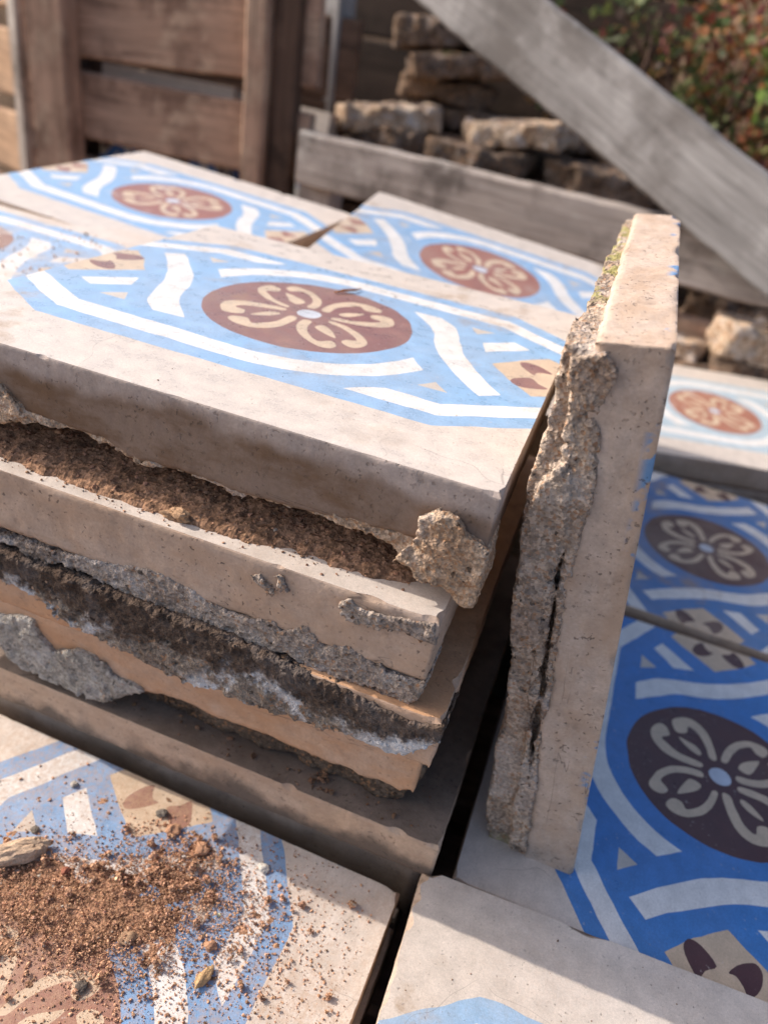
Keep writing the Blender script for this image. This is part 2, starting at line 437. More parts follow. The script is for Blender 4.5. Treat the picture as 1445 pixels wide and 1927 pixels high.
def slab_mesh(name, fmat, smat, sx=.2, sy=.2, th=.021, seed=1, step=.0015, rows=10, chips=10, prof=None, chipdepth=.0016, rough=1.0, plain=False, parent=None, notch=None, blue=None, brown=None):
    """one tile: patterned top with inlaid colours, chipped rim, rough cement sides. prof: {side: [(s, z)...]} lower edge"""
    rng = np.random.default_rng(seed)
    hx, hy = sx / 2, sy / 2
    P, N, S, SD = [], [], [], []
    crn = [(-hx, -hy), (hx, -hy), (hx, hy), (-hx, hy)]
    nrm = [(0, -1), (1, 0), (0, 1), (-1, 0)]
    for k in range(4):
        a, b = np.array(crn[k]), np.array(crn[(k + 1) % 4]); L_ = np.linalg.norm(b - a); n = int(L_ / step)
        for j in range(n):
            p = a + (b - a) * j / n
            P.append(p); SD.append(k); S.append((p[0] if k in (0, 2) else p[1]))
            nn = np.array(nrm[k], float)
            if j == 0: nn = (nn + np.array(nrm[k - 1])) * .5
            N.append(nn)
    P = np.array(P); N = np.array(N); S = np.array(S); SD = np.array(SD)
    M = len(P)
    arcl = np.arange(M) * step
    # rim wear
    c = .00005 + .00030 * (n1(arcl * 1100, seed, 3) + .05).clip(0) + .0004 * n1(arcl * 160, seed + 9, 3).clip(0) * rough
    per = M * step
    for _ in range(chips):
        s0, wd, dp = rng.uniform(0, per), rng.uniform(.0015, .006), rng.uniform(.2, 1) ** 2 * chipdepth
        d = np.abs((arcl - s0 + per / 2) % per - per / 2)
        c = np.maximum(c, dp * np.clip(1 - (d / wd) ** 2, 0, 1) + .0002)
    for k in range(4):   # worn corners
        d = np.linalg.norm(P - np.array(crn[k]), axis=1)
        c = np.maximum(c, (.0005 + .0006 * rng.random()) * np.clip(1 - d / .003, 0, 1) + .0002)
    if notch:
        for (nxx, nyy, rad, dep) in notch:
            d = np.linalg.norm(P - np.array([nxx, nyy]), axis=1)
            c = np.maximum(c, dep * np.clip(1 - (d / rad) ** 2, 0, 1) * (1 + .35 * n1(arcl * 300, seed + 4, 3)))
    for k in range(4):   # equal inset right at a corner, so the rim never crosses itself
        d = np.linalg.norm(P - np.array(crn[k]), axis=1)
        cc = min(float(c[np.argmin(d)]), .006)
        wgt = np.clip(1 - (d - cc - .0012) / .003, 0, 1)
        c = c * (1 - wgt) + cc * wgt
    top = P - N * c[:, None]
    h0 = (SD == 0) | (SD == 2)
    top[h0, 0] = np.clip(top[h0, 0], -(hx - c[h0]), hx - c[h0])
    top[~h0, 1] = np.clip(top[~h0, 1], -(hy - c[~h0]), hy - c[~h0])
    zb = np.full(M, -th) + .0007 * n1(arcl * 110, seed + 21, 3) * rough
    if prof:
        for k, pr in prof.items():
            pr = np.array(pr); mk = SD == k
            zb[mk] = np.interp(S[mk], pr[:, 0], pr[:, 1]) + .0006 * n1(arcl[mk] * 300, seed + 22, 3)
    # ---- top by constrained triangulation
    tm = top * 1000
    verts = [Vector((x, y)) for x, y in tm]
    edges = [(i, (i + 1) % M) for i in range(M)]
    polys = []
    if not plain:
        for colr, poly in PATTERN:
            pp = np.array(poly)
            wob = fbm(np.c_[pp * .12 + seed * 5.1, np.full(len(pp), seed * 2.3)], 2)
            wob2 = fbm(np.c_[pp * .12 + seed * 5.1 + 40, np.full(len(pp), seed * 2.3)], 2)
            pp = pp + .65 * np.c_[wob, wob2]
            b = len(verts); n_ = len(pp)
            verts += [Vector((x, y)) for x, y in pp]
            edges += [(b + i, b + (i + 1) % n_) for i in range(n_)]; polys.append((colr, pp))
    ov, oe, of, mv, me_, mf = geometry.delaunay_2d_cdt(verts, edges, [], 0, 1e-4)
    V = [(v.x / 1000, v.y / 1000, 0.0) for v in ov]
    inv = {}
    for o_, lst in enumerate(mv):
        for i_ in lst: inv[i_] = o_
    tri = np.array(of); vv = np.array([(v.x, v.y) for v in ov])
    cen = vv[tri].mean(1)
    inb = inside(cen, tm)
    colr_ = np.tile(np.array(CREAM), (len(tri), 1))
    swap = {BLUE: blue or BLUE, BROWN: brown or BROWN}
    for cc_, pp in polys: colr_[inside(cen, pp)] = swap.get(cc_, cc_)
    F = [tuple(t) for t in tri[inb].tolist()]
    pig = [(*c_, 1) for c_ in colr_[inb].tolist()]
    mi = [0] * len(F); sm = [False] * len(F)
    ring = [inv[i] for i in range(M)]
    # ---- side rings
    prev = ring
    inner_z = -c * .9 - .0002
    for r in range(rows + 1):
        t = r / rows
        z = inner_z * (1 - t) + zb * t
        p3 = np.c_[P, z]
        off = .00022 * fbm(p3 * 420 + seed * 7, 3) * rough + .0006 * fbm(p3 * 70 + seed * 3, 3) * rough
        if r == 0: off = off * .4
        if r == rows: off = off - .0008 - .0010 * np.abs(n1(arcl * 240, seed + 31, 2)) * rough
        q = P + N * off[:, None]
        b = len(V)
        V += [(q[i, 0], q[i, 1], z[i]) for i in range(M)]
        cur = list(range(b, b + M))
        for i in range(M):
            j = (i + 1) % M
            F.append((prev[i], cur[i], cur[j], prev[j])); pig.append((*CREAM, 1)); mi.append(1); sm.append(r > 0)
        prev = cur
    b = len(V)
    q = P * .93
    V += [(q[i, 0], q[i, 1], zb[i] + .0006) for i in range(M)]
    V.append((0, 0, -th))
    for i in range(M):
        j = (i + 1) % M
        F.append((prev[i], b + i, b + j, prev[j])); pig.append((*CREAM, 1)); mi.append(1); sm.append(False)
        F.append((b + i, b + M, b + j)); pig.append((*CREAM, 1)); mi.append(1); sm.append(False)
    o = mesh_obj(name, V, F, [fmat, smat], parent, sm, mi, pig)
    return o

# ------------------------------------------------------------------ mortar: distance fields to meshes
def nets(S, org, h):
    neg = S < 0
    nx, ny, nz = S.shape
    cnt = np.zeros((nx - 1, ny - 1, nz - 1), np.int8)
    offs = [(a, b, c) for a in (0, 1) for b in (0, 1) for c in (0, 1)]
    for a, b, c in offs: cnt += neg[a:nx - 1 + a, b:ny - 1 + b, c:nz - 1 + c]
    mk = (cnt > 0) & (cnt < 8)
    I = np.argwhere(mk)
    pos = np.zeros((len(I), 3)); num = np.zeros(len(I))
    for o1 in offs:
        for ax in range(3):
            if o1[ax]: continue
            o2 = list(o1); o2[ax] = 1
            A = S[I[:, 0] + o1[0], I[:, 1] + o1[1], I[:, 2] + o1[2]]
            B = S[I[:, 0] + o2[0], I[:, 1] + o2[1], I[:, 2] + o2[2]]
            x = (A < 0) != (B < 0)
            t = np.where(x, A / np.where(x, A - B, 1), 0)
            p = np.tile(np.array(o1, float), (len(I), 1)); p[:, ax] += t
            pos += np.where(x[:, None], p, 0); num += x
    V = np.asarray(org) + h * (I + pos / num[:, None])
    vid = -np.ones(mk.shape, np.int64); vid[mk] = np.arange(len(I))
    Q = []
    for ax in range(3):
        a = [slice(1, -1)] * 3; a[ax] = slice(0, -1)
        b = [slice(1, -1)] * 3; b[ax] = slice(1, None)
        na, nb = neg[tuple(a)], neg[tuple(b)]
        E = np.argwhere(na != nb); fl = na[na != nb]
        base = E + 1; base[:, ax] -= 1
        u, v = (ax + 1) % 3, (ax + 2) % 3
        def cell(du, dv):
            c_ = base.copy(); c_[:, u] -= du; c_[:, v] -= dv
            return vid[c_[:, 0], c_[:, 1], c_[:, 2]]
        q = np.stack([cell(1, 1), cell(0, 1), cell(0, 0), cell(1, 0)], 1)
        q[~fl] = q[~fl][:, ::-1]
        Q.append(q)
    Q = np.concatenate(Q)
    return V, Q[(Q >= 0).all(1)]

def polysdf(X, Z, poly):
    """signed distance to a polygon, negative inside"""
    P = np.array(poly, float); d = np.full(X.shape, 1e9); s = np.ones(X.shape)
    for i in range(len(P)):
        a, b = P[i], P[i - 1]
        ex, ez = b - a
        wx, wz = X - a[0], Z - a[1]
        t = np.clip((wx * ex + wz * ez) / (ex * ex + ez * ez + 1e-12), 0, 1)
        d = np.minimum(d, (wx - ex * t) ** 2 + (wz - ez * t) ** 2)
        c1, c2, c3 = Z >= a[1], Z < b[1], ex * wz > ez * wx
        flip = (c1 & c2 & c3) | (~c1 & ~c2 & ~c3)
        s = np.where(flip, -s, s)
    return s * np.sqrt(d)

def field(lo, hi, h, fn, seed, amps=((55, .0016), (200, .0008), (620, .00045)), name='mortar', mat=None, parent=None):
    lo, hi = np.array(lo, float), np.array(hi, float)
    n = np.ceil((hi - lo) / h).astype(int) + 1
    ax = [lo[i] + h * np.arange(n[i]) for i in range(3)]
    X, Y, Z = np.meshgrid(*ax, indexing='ij')
    D = fn(X, Y, Z)
    near = np.abs(D) < .006
    p = np.stack([X[near], Y[near], Z[near]], -1)
    dn = np.zeros(len(p))
    for k, (f, a) in enumerate(amps):
        nn = fbm(p * f + seed * 11.3 + k * 5, 2)
        if 100 < f < 600: nn = .45 * nn + .45 * (2.4 * np.abs(nn) - .7)
        dn += a * 1.5 * nn
    D[near] += dn
    for a in range(3):
        sl = [slice(None)] * 3
        for e in (0, -1):
            sl[a] = e; D[tuple(sl)] = np.maximum(D[tuple(sl)], h * .5)
    V, Q = nets(D, lo, h)
    return mesh_obj(name, V, Q, [mat], parent, True)

smin = lambda a, b, k=.003: np.minimum(a, b) - (np.maximum(k - np.abs(a - b), 0) ** 2) / (4 * k)
def boxsdf(X, Y, Z, lo, hi):
    q = [np.abs(c - (a + b) / 2) - (b - a) / 2 for c, a, b in zip((X, Y, Z), lo, hi)]
    out = np.sqrt(sum(np.maximum(v, 0) ** 2 for v in q))
    return out + np.minimum(np.maximum.reduce(q), 0)
def front_poly(poly, y0, y1):
    """a prism behind the front of a tile: polygon in x,z between y0 and y1"""
    def fn(X, Y, Z):
        d2 = polysdf(X[:, 0, :], Z[:, 0, :], poly)[:, None, :]
        return np.maximum(np.broadcast_to(d2, X.shape), np.abs(Y - (y0 + y1) / 2) - (y1 - y0) / 2)
    return fn
mm = lambda L: [(a / 1000, b / 1000) for a, b in L]

# ------------------------------------------------------------------ materials
M_PINK = side_mat('cement_edge_pink', (.50, .40, .33), (.46, .34, .26), (.40, .29, .21), 1.3, dark=.25)
M_T1 = side_mat('cement_edge_stained', (.45, .375, .335), (.48, .39, .335), (.15, .082, .04), 2.1, zband=(-.0035, -.0105), specks=.45, dark=.15)
M_T2 = side_mat('cement_edge_peach', (.55, .425, .34), (.51, .37, .275), (.46, .305, .205), 3.7, dark=.5, specks=.7)
M_ORANGE = side_mat('cement_edge_orange', (.60, .385, .25), (.55, .40, .30), (.54, .29, .15), 5.2, dark=.30, specks=.3)
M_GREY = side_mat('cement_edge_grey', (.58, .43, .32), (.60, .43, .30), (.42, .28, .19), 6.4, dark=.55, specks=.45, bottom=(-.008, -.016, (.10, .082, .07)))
M_STAND = side_mat('cement_edge_cream', (.56, .455, .38), (.53, .415, .335), (.42, .29, .20), 7.9, dark=.4, specks=.6, blue=True)
MO_SAND = mortar_mat('mortar_sand', (.44, .30, .20), (.54, .41, .30), (.29, .19, .125), 1.7, white=.2, orange=.2)
MO_DARK = mortar_mat('mortar_gap_shade', (.13, .095, .07), (.18, .135, .10), (.06, .045, .035), 8.7)  # colour darkened to paint shade into the gap under the fourth tile
MO_GREY = mortar_mat('mortar_grey', (.32, .255, .21), (.42, .35, .295), (.18, .135, .11), 2.9, white=.3, orange=.08)
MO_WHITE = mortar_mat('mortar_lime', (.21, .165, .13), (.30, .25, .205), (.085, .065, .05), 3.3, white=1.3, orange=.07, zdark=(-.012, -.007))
MO_PALE = mortar_mat('mortar_pale', (.31, .285, .25), (.40, .37, .33), (.20, .165, .135), 4.6, white=.3, orange=.03)
MO_STAND = mortar_mat('mortar_tan', (.37, .275, .21), (.48, .38, .30), (.12, .10, .09), 5.9, white=.22, moss=.75)
SOIL = soil_mat('soil_grains')
SOILF = soil_mat('soil_bed', False, (.38, .22, .135))

# ------------------------------------------------------------------ ground and pallet under the tiles
def ground():
    n = 90
    xs = np.concatenate([np.linspace(-60, -3, 14), np.linspace(-2.6, 2.6, 62), np.linspace(3, 60, 14)])
    ys = np.concatenate([np.linspace(-60, -1.6, 12), np.linspace(-1.3, 3.6, 66), np.linspace(4, 60, 12)])
    X, Y = np.meshgrid(xs, ys, indexing='ij')
    Z = -.36 + .02 * fbm(np.stack([X * 3, Y * 3, 0 * X], -1), 4)
    t = np.clip((Y - 1.45 + .12 * np.sin(X * 3)) / .9, 0, 1); t = t * t * (3 - 2 * t)
    Z = Z + t * (.85 + .14 * fbm(np.stack([X * 2.2, Y * 2.2, 0 * X + 5], -1), 4))
    V = np.stack([X, Y, Z], -1).reshape(-1, 3)
    ny = len(ys)
    F = [(i * ny + j, (i + 1) * ny + j, (i + 1) * ny + j + 1, i * ny + j + 1) for i in range(len(xs) - 1) for j in range(ny - 1)]
    g = G('earth', .95)
    c = g.mix(g.ramp(g.noise(6, 6, .65), .35, .65), (.13, .085, .055), (.22, .15, .10))
    c = g.mix(1.0, c, g.ramp(g.noise(60, 5, .7), .25, .75, .6, 1.25), 'MULTIPLY')
    mt = g.done(c, .95, g.bump(g.noise(40, 6, .7), .9, .02), .1)
    o = mesh_obj('ground', V, F, mt, None, True)
    o['kind'] = 'structure'; o['label'] = 'dark bare earth rising to a bank behind the crates'
ground()

def board(name, L_, W_, T_, mat, parent=None, seed=0, seg=24, warp=.0015):
    """a sawn board, local x long, y thick, z wide"""
    rng = np.random.default_rng(seed)
    xs = np.linspace(-L_ / 2, L_ / 2, seg + 1)
    b = min(.003, T_ * .2)
    cs = [(-T_ / 2, -W_ / 2 + b), (-T_ / 2 + b, -W_ / 2), (T_ / 2 - b, -W_ / 2), (T_ / 2, -W_ / 2 + b), (T_ / 2, W_ / 2 - b), (T_ / 2 - b, W_ / 2), (-T_ / 2 + b, W_ / 2), (-T_ / 2, W_ / 2 - b)]
    V, F = [], []
    for x in xs:
        for y, z in cs:
            nz = float(fbm(np.array([[x * 9 + seed, z * 5 + seed, y * 5]]), 2)[0])
            n2 = float(fbm(np.array([[x * 60 + seed, z * 30 + seed, y * 30]]), 2)[0])
            V.append((x, y + warp * nz, z + warp * 1.2 * nz + .0012 * n2))
    for i in range(seg):
        for k in range(8):
            a, b_ = i * 8 + k, i * 8 + (k + 1) % 8
            F.append((a, b_, b_ + 8, a + 8))
    F.append(tuple(range(7, -1, -1))); F.append(tuple(seg * 8 + k for k in range(8)))
    return mesh_obj(name, V, F, mat, parent)

W_BROWN = wood_mat('wood_brown', (.50, .325, .23), (.40, .255, .178), (.17, .10, .07), 1.0)
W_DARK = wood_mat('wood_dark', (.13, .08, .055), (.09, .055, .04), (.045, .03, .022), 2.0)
W_GREY = wood_mat('wood_grey', (.47, .41, .37), (.32, .27, .235), (.10, .08, .068), 3.0)
W_GREY2 = wood_mat('wood_silver', (.33, .315, .305), (.255, .24, .23), (.15, .135, .125), 4.2)
W_SHADE = wood_mat('wood_shade', (.06, .04, .03), (.045, .03, .022), (.025, .018, .014), 6.0)  # dark wood blackened, the shade behind the rubble is in its colour
W_TAN = wood_mat('wood_tan', (.46, .30, .195), (.38, .24, .15), (.18, .11, .07), 5.0)

DECK = -.262
pal = empty('pallet', Matrix.Translation((0.02, .1, DECK - .12)))
tag(pal, 'wooden pallet carrying the stacks of patterned tiles', 'pallet')
for i, y in enumerate(np.arange(-.40, .62, .125)):
    o = board('deck_board', 1.0, .105, .02, W_BROWN, pal, 100 + i, 10)
    o.matrix_parent_inverse = Matrix.Identity(4)
    o.matrix_local = Matrix.Translation((0, y - .0, .11)) @ Matrix.Rotation(math.pi / 2, 4, 'X')
for i, x in enumerate((-.42, 0, .42)):
    o = board('bearer', 1.15, .10, .07, W_BROWN, pal, 130 + i, 8)
    o.matrix_local = Matrix.Translation((x, .1, .050)) @ Matrix.Rotation(math.pi / 2, 4, 'Z')

# ------------------------------------------------------------------ tiles
def tile(mat, label, group=None, fm=None, sm=None, **kw):
    e = empty('cement_tile', mat)
    tag(e, label, 'tile', group)
    s = slab_mesh('slab', fm, sm, parent=e, **kw)
    return e

TOP = 'blue patterned tiles laid face up'
# A: top tile of the stack
A = tile(pose((0, 0, 0)), 'blue patterned tile topping the stack, with a sandy mortar lump under its corner', TOP,
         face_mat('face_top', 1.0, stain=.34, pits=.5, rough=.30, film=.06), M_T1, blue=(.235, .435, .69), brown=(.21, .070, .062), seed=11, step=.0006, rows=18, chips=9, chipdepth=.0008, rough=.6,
         prof={0: mm([(-100, -20), (-51, -21.6), (-23, -22.1), (-14.4, -25.7), (6, -24.4), (22, -25.3), (44, -24.3), (67, -22.2), (82, -21.2), (88, -19.5), (100, -18.8)])})
polyA = mm([(79.5, -21), (80.2, -17), (79.8, -13.5), (85, -9.4), (90.7, -9.9), (93.5, -13.2), (100.4, -16.4), (100.9, -30), (100.5, -35), (97.7, -36), (90.5, -33.5), (81.8, -30.2), (76, -28.4)])
fA1 = front_poly(polyA, -.1034, -.082)
polyA2 = mm([(-100, -19), (-52, -21), (-22, -21), (-14, -24.5), (30, -23.5), (68, -21.5), (86, -20), (90, -33), (81.8, -30.2), (73.8, -27.4), (67, -24.9), (44, -25.3), (22, -26.6), (6, -25.5), (-14.4, -26.6), (-20, -24), (-46, -22.5), (-56, -26.5), (-75, -29), (-100, -30)])
fA2 = front_poly(polyA2, -.0992, -.080)
polyA3 = mm([(-105, -9), (-60, -13), (-53, -19), (-52, -22), (-60, -27), (-105, -29)])
fA3 = front_poly(polyA3, -.1016, -.080)
field((-.102, -.108, -.039), (.104, -.079, -.006), .0006, lambda X, Y, Z: smin(np.minimum(fA2(X, Y, Z), fA3(X, Y, Z)), fA1(X, Y, Z), .001), 3,
      ((90, .0009), (300, .0007), (800, .0004)), 'mortar', MO_SAND, A)

# T2
T2 = tile(pose((-.0065, -.01, -.0386)), 'second tile of the stack, peach edged, with loose soil on top', None,
          face_mat('face_second', 3.0, dust=.25, stain=.2, pits=.4), M_T2, seed=22, step=.0009, rows=14, chips=18, chipdepth=.0018, th=.0237,
          notch=[(.1, -.1, .006, .0016)])
up2 = [(-110, -27), (-51.8, -27.1), (-38.8, -25.5), (-26.1, -24.1), (-9.6, -21.4), (10.1, -17.9), (21.8, -20.2), (35.6, -24.2), (44.2, -22.9), (50.5, -20.6), (53.4, -23.7), (61.1, -18.0), (67.3, -24.3), (71.2, -21.2), (75.9, -20.2), (82.8, -23.3), (85.9, -22.4), (88.2, -24.8), (95.5, -24.0), (100.1, -23.2)]
lo2 = [(-110, -29), (-45.3, -28.6), (-40.2, -30.9), (-30.0, -29.7), (-16.4, -28.5), (-11.4, -29.8), (-3.9, -31.0), (5.0, -32.3), (21.0, -32.8), (27.6, -34.2), (36.0, -33.0), (47.6, -33.5), (55.0, -31.5), (63.0, -34.0), (72.9, -33.9), (82.5, -32.9), (92.8, -34.1), (97.0, -33.2), (99.2, -30.5), (100.2, -24.3)]
fB1 = front_poly(mm(up2 + lo2[::-1]), -.1006, -.082)
fB2 = front_poly(mm([(70.3, -4.6), (73.4, -2.6), (76.3, -4.4), (81.8, -4.2), (87.6, -3.4), (98.7, -1.2), (100.2, -7.6), (93.8, -7.8), (88.2, -7.8), (81.8, -9.9), (74.5, -10.2), (71.6, -9.0)]), -.1010, -.096)
fB3 = front_poly(mm([(42.5, -5.4), (44.8, -4.8), (50.2, -9.2), (47.7, -11.0)]), -.1014, -.096)
fB4 = front_poly(mm([(49.3, -3.2), (51.7, -2.6), (54.6, -7.4), (51.9, -8.5)]), -.1012, -.096)
field((-.104, -.1065, -.037), (.1035, -.081, .0), .0006, lambda X, Y, Z: np.minimum.reduce([fB1(X, Y, Z), fB2(X, Y, Z), fB3(X, Y, Z), fB4(X, Y, Z)]), 5,
      ((120, .0003), (350, .0005), (900, .0006)), 'mortar', MO_GREY, T2)

# T3
T3 = tile(pose((.0202, -.013, -.072)), 'third tile of the stack, front caked in grey mortar with white bloom', None,
          face_mat('face_third', 5.0, dust=.5, stain=.8, pits=.5, wear=.5), M_ORANGE, seed=33, sx=.1636, step=.0012, rows=10, th=.0205, chips=14, chipdepth=.0025)
T3.children[0].data.materials[0] = side_mat('cement_top_orange', (.60, .35, .20), (.62, .40, .25), (.54, .29, .15), 8.8, dark=.35, specks=.3)
lo3 = [(-110, -9), (-59.4, -9.1), (-52.5, -9.4), (-42.7, -11.9), (-34.4, -15.6), (-26.4, -17.2), (-17.3, -20.0), (-6.8, -18.6), (-0.4, -20.6), (7.4, -22.4), (18.8, -22.4), (27.9, -21.0), (43.5, -21.0), (54.8, -19.8), (62.3, -19.7), (67.8, -18.1), (76.8, -18.8), (88.5, -18.5), (92.1, -17.1), (95.0, -12.1), (100.4, -9.1)]
up3 = [(-110, 3), (20, 2.5), (60, -.5), (66.3, -.2), (74.4, -2.0), (80.7, -2.6), (87.6, -3.0), (91.0, -3.6), (101, -.8)]
fC0 = front_poly(mm(up3 + lo3[::-1]), -.1013, -.084)
fC = lambda X, Y, Z: np.maximum(fC0(X + .0182, Y, Z), -.0805 - X)
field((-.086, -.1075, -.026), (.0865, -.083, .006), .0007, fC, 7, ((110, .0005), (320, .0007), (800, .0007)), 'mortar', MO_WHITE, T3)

# T4
T4 = tile(pose((-.002, 0, -.0985)), 'fourth tile of the stack, smooth orange edge with broken underside', None,
          face_mat('face_fourth', 6.0, dust=.5, stain=.6), M_ORANGE, seed=44, step=.0012, rows=12, th=.0235, chips=8, rough=.8,
          prof={0: mm([(-100, -25), (-20, -25.5), (-8.7, -26.5), (-2.3, -25), (11.7, -23.5), (22.9, -24.9), (32.7, -24.1), (49.8, -24.4), (64.6, -25.3), (74.3, -23.9), (79.6, -25.8), (88, -23.9), (95, -25.4), (100, -22)])})
fD1 = front_poly(mm([(-112, -15), (-71.2, -13.9), (-62.5, -11.1), (-54.9, -10.3), (-53.1, -15.3), (-46.4, -22.5), (-35.3, -15.8), (-23, -17), (-20.3, -21.6), (-10.2, -22.9), (-5.2, -24.3), (-8.8, -27), (-14, -31.7), (-26.9, -39.6), (-42.9, -39), (-62.4, -38.5), (-68.7, -31.6), (-72.5, -23.7), (-112, -25)]), -.1018, -.08)
fD2 = front_poly(mm([(-100, -20), (100, -20), (96, -41.5), (-100, -41.5)]), -.091, -.066)
field((-.104, -.106, -.0435), (.102, -.069, -.008), .0009, fD1, 9, ((80, .0008), (260, .0008), (700, .0004)), 'mortar', MO_PALE, T4)
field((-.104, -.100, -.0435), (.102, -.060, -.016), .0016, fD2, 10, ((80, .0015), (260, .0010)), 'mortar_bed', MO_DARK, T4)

# T5 and the course beneath it
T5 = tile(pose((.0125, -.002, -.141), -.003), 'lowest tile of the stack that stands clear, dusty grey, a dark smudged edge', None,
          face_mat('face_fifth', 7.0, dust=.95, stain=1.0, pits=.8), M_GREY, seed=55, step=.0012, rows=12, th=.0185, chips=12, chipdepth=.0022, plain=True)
M_HID = side_mat('cement_edge_dull', (.34, .27, .21), (.38, .31, .25), (.24, .18, .13), 9.5, dark=.5)
F_HID = face_mat('face_hidden', 9.0, dust=.5, stain=.6)
field((-.096, -.096, -.034), (.096, .096, -.014), .0022, lambda X, Y, Z: boxsdf(X, Y, Z, (-.090, -.088, -.0265), (.090, .090, -.0165)), 12, ((40, .002), (150, .001)), 'mortar', MO_GREY, T5)

[c_ for c_ in T5.children if c_.name.startswith('slab')][0].data.materials[0] = side_mat('cement_top_grime_shade', (.24, .185, .145), (.31, .24, .19), (.13, .09, .065), 14.2, dark=.6, specks=.6)  # dirty top, its colour darkened further for the shadow of the tile above
# floor level tiles
F_ = tile(pose((.0015, -.2035, -.1685), 1.5527), 'blue patterned tile strewn with loose brown soil and crumbs', TOP,
          face_mat('face_dusty', 11.0, dust=.6, stain=.25, pits=.9, rough=.45, film=.06), M_PINK, blue=(.135, .325, .60), brown=(.27, .095, .058), seed=66, step=.001, rows=8, chips=22, chipdepth=.0014)
G_ = tile(pose((.2115, -.2045, -.1555), .025), 'patterned tile with wide sunlit cream margin and ragged left edge', TOP,
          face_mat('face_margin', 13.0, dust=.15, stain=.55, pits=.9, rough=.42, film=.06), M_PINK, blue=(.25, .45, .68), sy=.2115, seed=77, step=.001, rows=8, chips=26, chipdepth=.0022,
          notch=[(-.1, .10575, .005, .003), (-.04, .10575, .008, .0018), (-.1, .02, .02, .002)])
H_ = tile(pose((.22, .0014, -.1585), math.pi / 2), 'deep blue patterned tile in shade carrying the leaning tile', TOP,
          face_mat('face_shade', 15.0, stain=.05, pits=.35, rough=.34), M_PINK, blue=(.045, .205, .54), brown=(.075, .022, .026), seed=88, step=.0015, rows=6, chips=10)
H2 = tile(pose((.2195, .2090, -.1570), math.pi / 2 - .045, .0, 0), 'shaded blue patterned tile behind the one under the leaning tile', TOP,
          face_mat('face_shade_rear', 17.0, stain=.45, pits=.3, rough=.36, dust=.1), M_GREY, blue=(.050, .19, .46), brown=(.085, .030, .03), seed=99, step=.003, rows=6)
I_ = tile(pose((.2264, .4373, -.138), .29, 0, .06), 'sunlit patterned tile at the far end of the shaded row', TOP,
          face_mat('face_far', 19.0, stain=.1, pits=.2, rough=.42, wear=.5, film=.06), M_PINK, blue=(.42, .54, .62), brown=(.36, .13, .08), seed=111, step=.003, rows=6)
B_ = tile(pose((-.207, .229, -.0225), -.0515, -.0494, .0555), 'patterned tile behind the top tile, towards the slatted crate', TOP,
          face_mat('face_rear', 21.0, stain=.12, pits=.2, rough=.36, wear=.6, film=.06), M_PINK, blue=(.235, .435, .69), brown=(.31, .105, .075), seed=122, step=.002, rows=6, chipdepth=.004, chips=14)  # medallion brown lightened, glare painted into the pigment
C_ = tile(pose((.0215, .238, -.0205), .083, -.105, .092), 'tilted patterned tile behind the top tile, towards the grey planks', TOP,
          face_mat('face_tilted', 23.0, stain=.35, pits=.2, rough=.36, film=.06, wear=.2), M_PINK, blue=(.235, .435, .69), brown=(.31, .105, .075), seed=133, step=.002, rows=6)  # brown raised here too, to carry the glare on the medallion
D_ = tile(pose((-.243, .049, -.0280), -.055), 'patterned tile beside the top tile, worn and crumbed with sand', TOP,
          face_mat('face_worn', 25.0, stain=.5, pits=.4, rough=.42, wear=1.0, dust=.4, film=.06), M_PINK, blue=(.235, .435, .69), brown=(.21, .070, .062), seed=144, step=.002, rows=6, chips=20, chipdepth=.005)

# supporting courses (plain slabs, mostly hidden between the stacks)
proto = None
def support(x, y, ztop, yaw, lean=0, pitch=0):
    global proto
    e = empty('cement_tile', pose((x, y, ztop), yaw, lean, pitch))
    tag(e, 'dull tile in the hidden courses beneath the patterned top tiles', 'tile', 'hidden courses under the top tiles')
    if proto is None:
        proto = slab_mesh('slab', F_HID, M_HID, seed=200, step=.004, rows=4, th=.030, plain=True, parent=e, rough=1.5)
    else:
        c_ = proto.copy(); c_.parent = e; link(c_)
        c_.matrix_local = Matrix.Identity(4)
    return e
rng = np.random.default_rng(5)
def column(x, y, z0, lean=0, pitch=0, yaw=0):
    z = z0; n = max(1, int(round((z0 - DECK) / .031))); st = (z0 - DECK) / n
    for k in range(n):
        f = max(0, 1 - (k + 1) / max(1, n - 1)) if n > 1 else 0
        support(x + rng.uniform(-.003, .003), y + rng.uniform(-.002, .002), z - k * st, yaw + rng.uniform(-.02, .02), lean * f, pitch * f)
column(.006, .004, -.1670)
column(.001, -.2055, -.1905)
column(.2125, -.204, -.1775)
column(.221, .004, -.1805)
column(.2195, .209, -.179)
column(.226, .437, -.166, 0, 0, .29)
column(-.209, .232, -.0445, -.0494, .0555, -.05)
column(.022, .2065, -.046, -.105, .06, .03)
column(-.243, .040, -.0500)

# ------------------------------------------------------------------ leaning tile
lean_m = Matrix.Translation((.1621, -.0781, -.1585)) @ rotm(.0098, .1589, .0428)
DZ, HZ = .186, .206
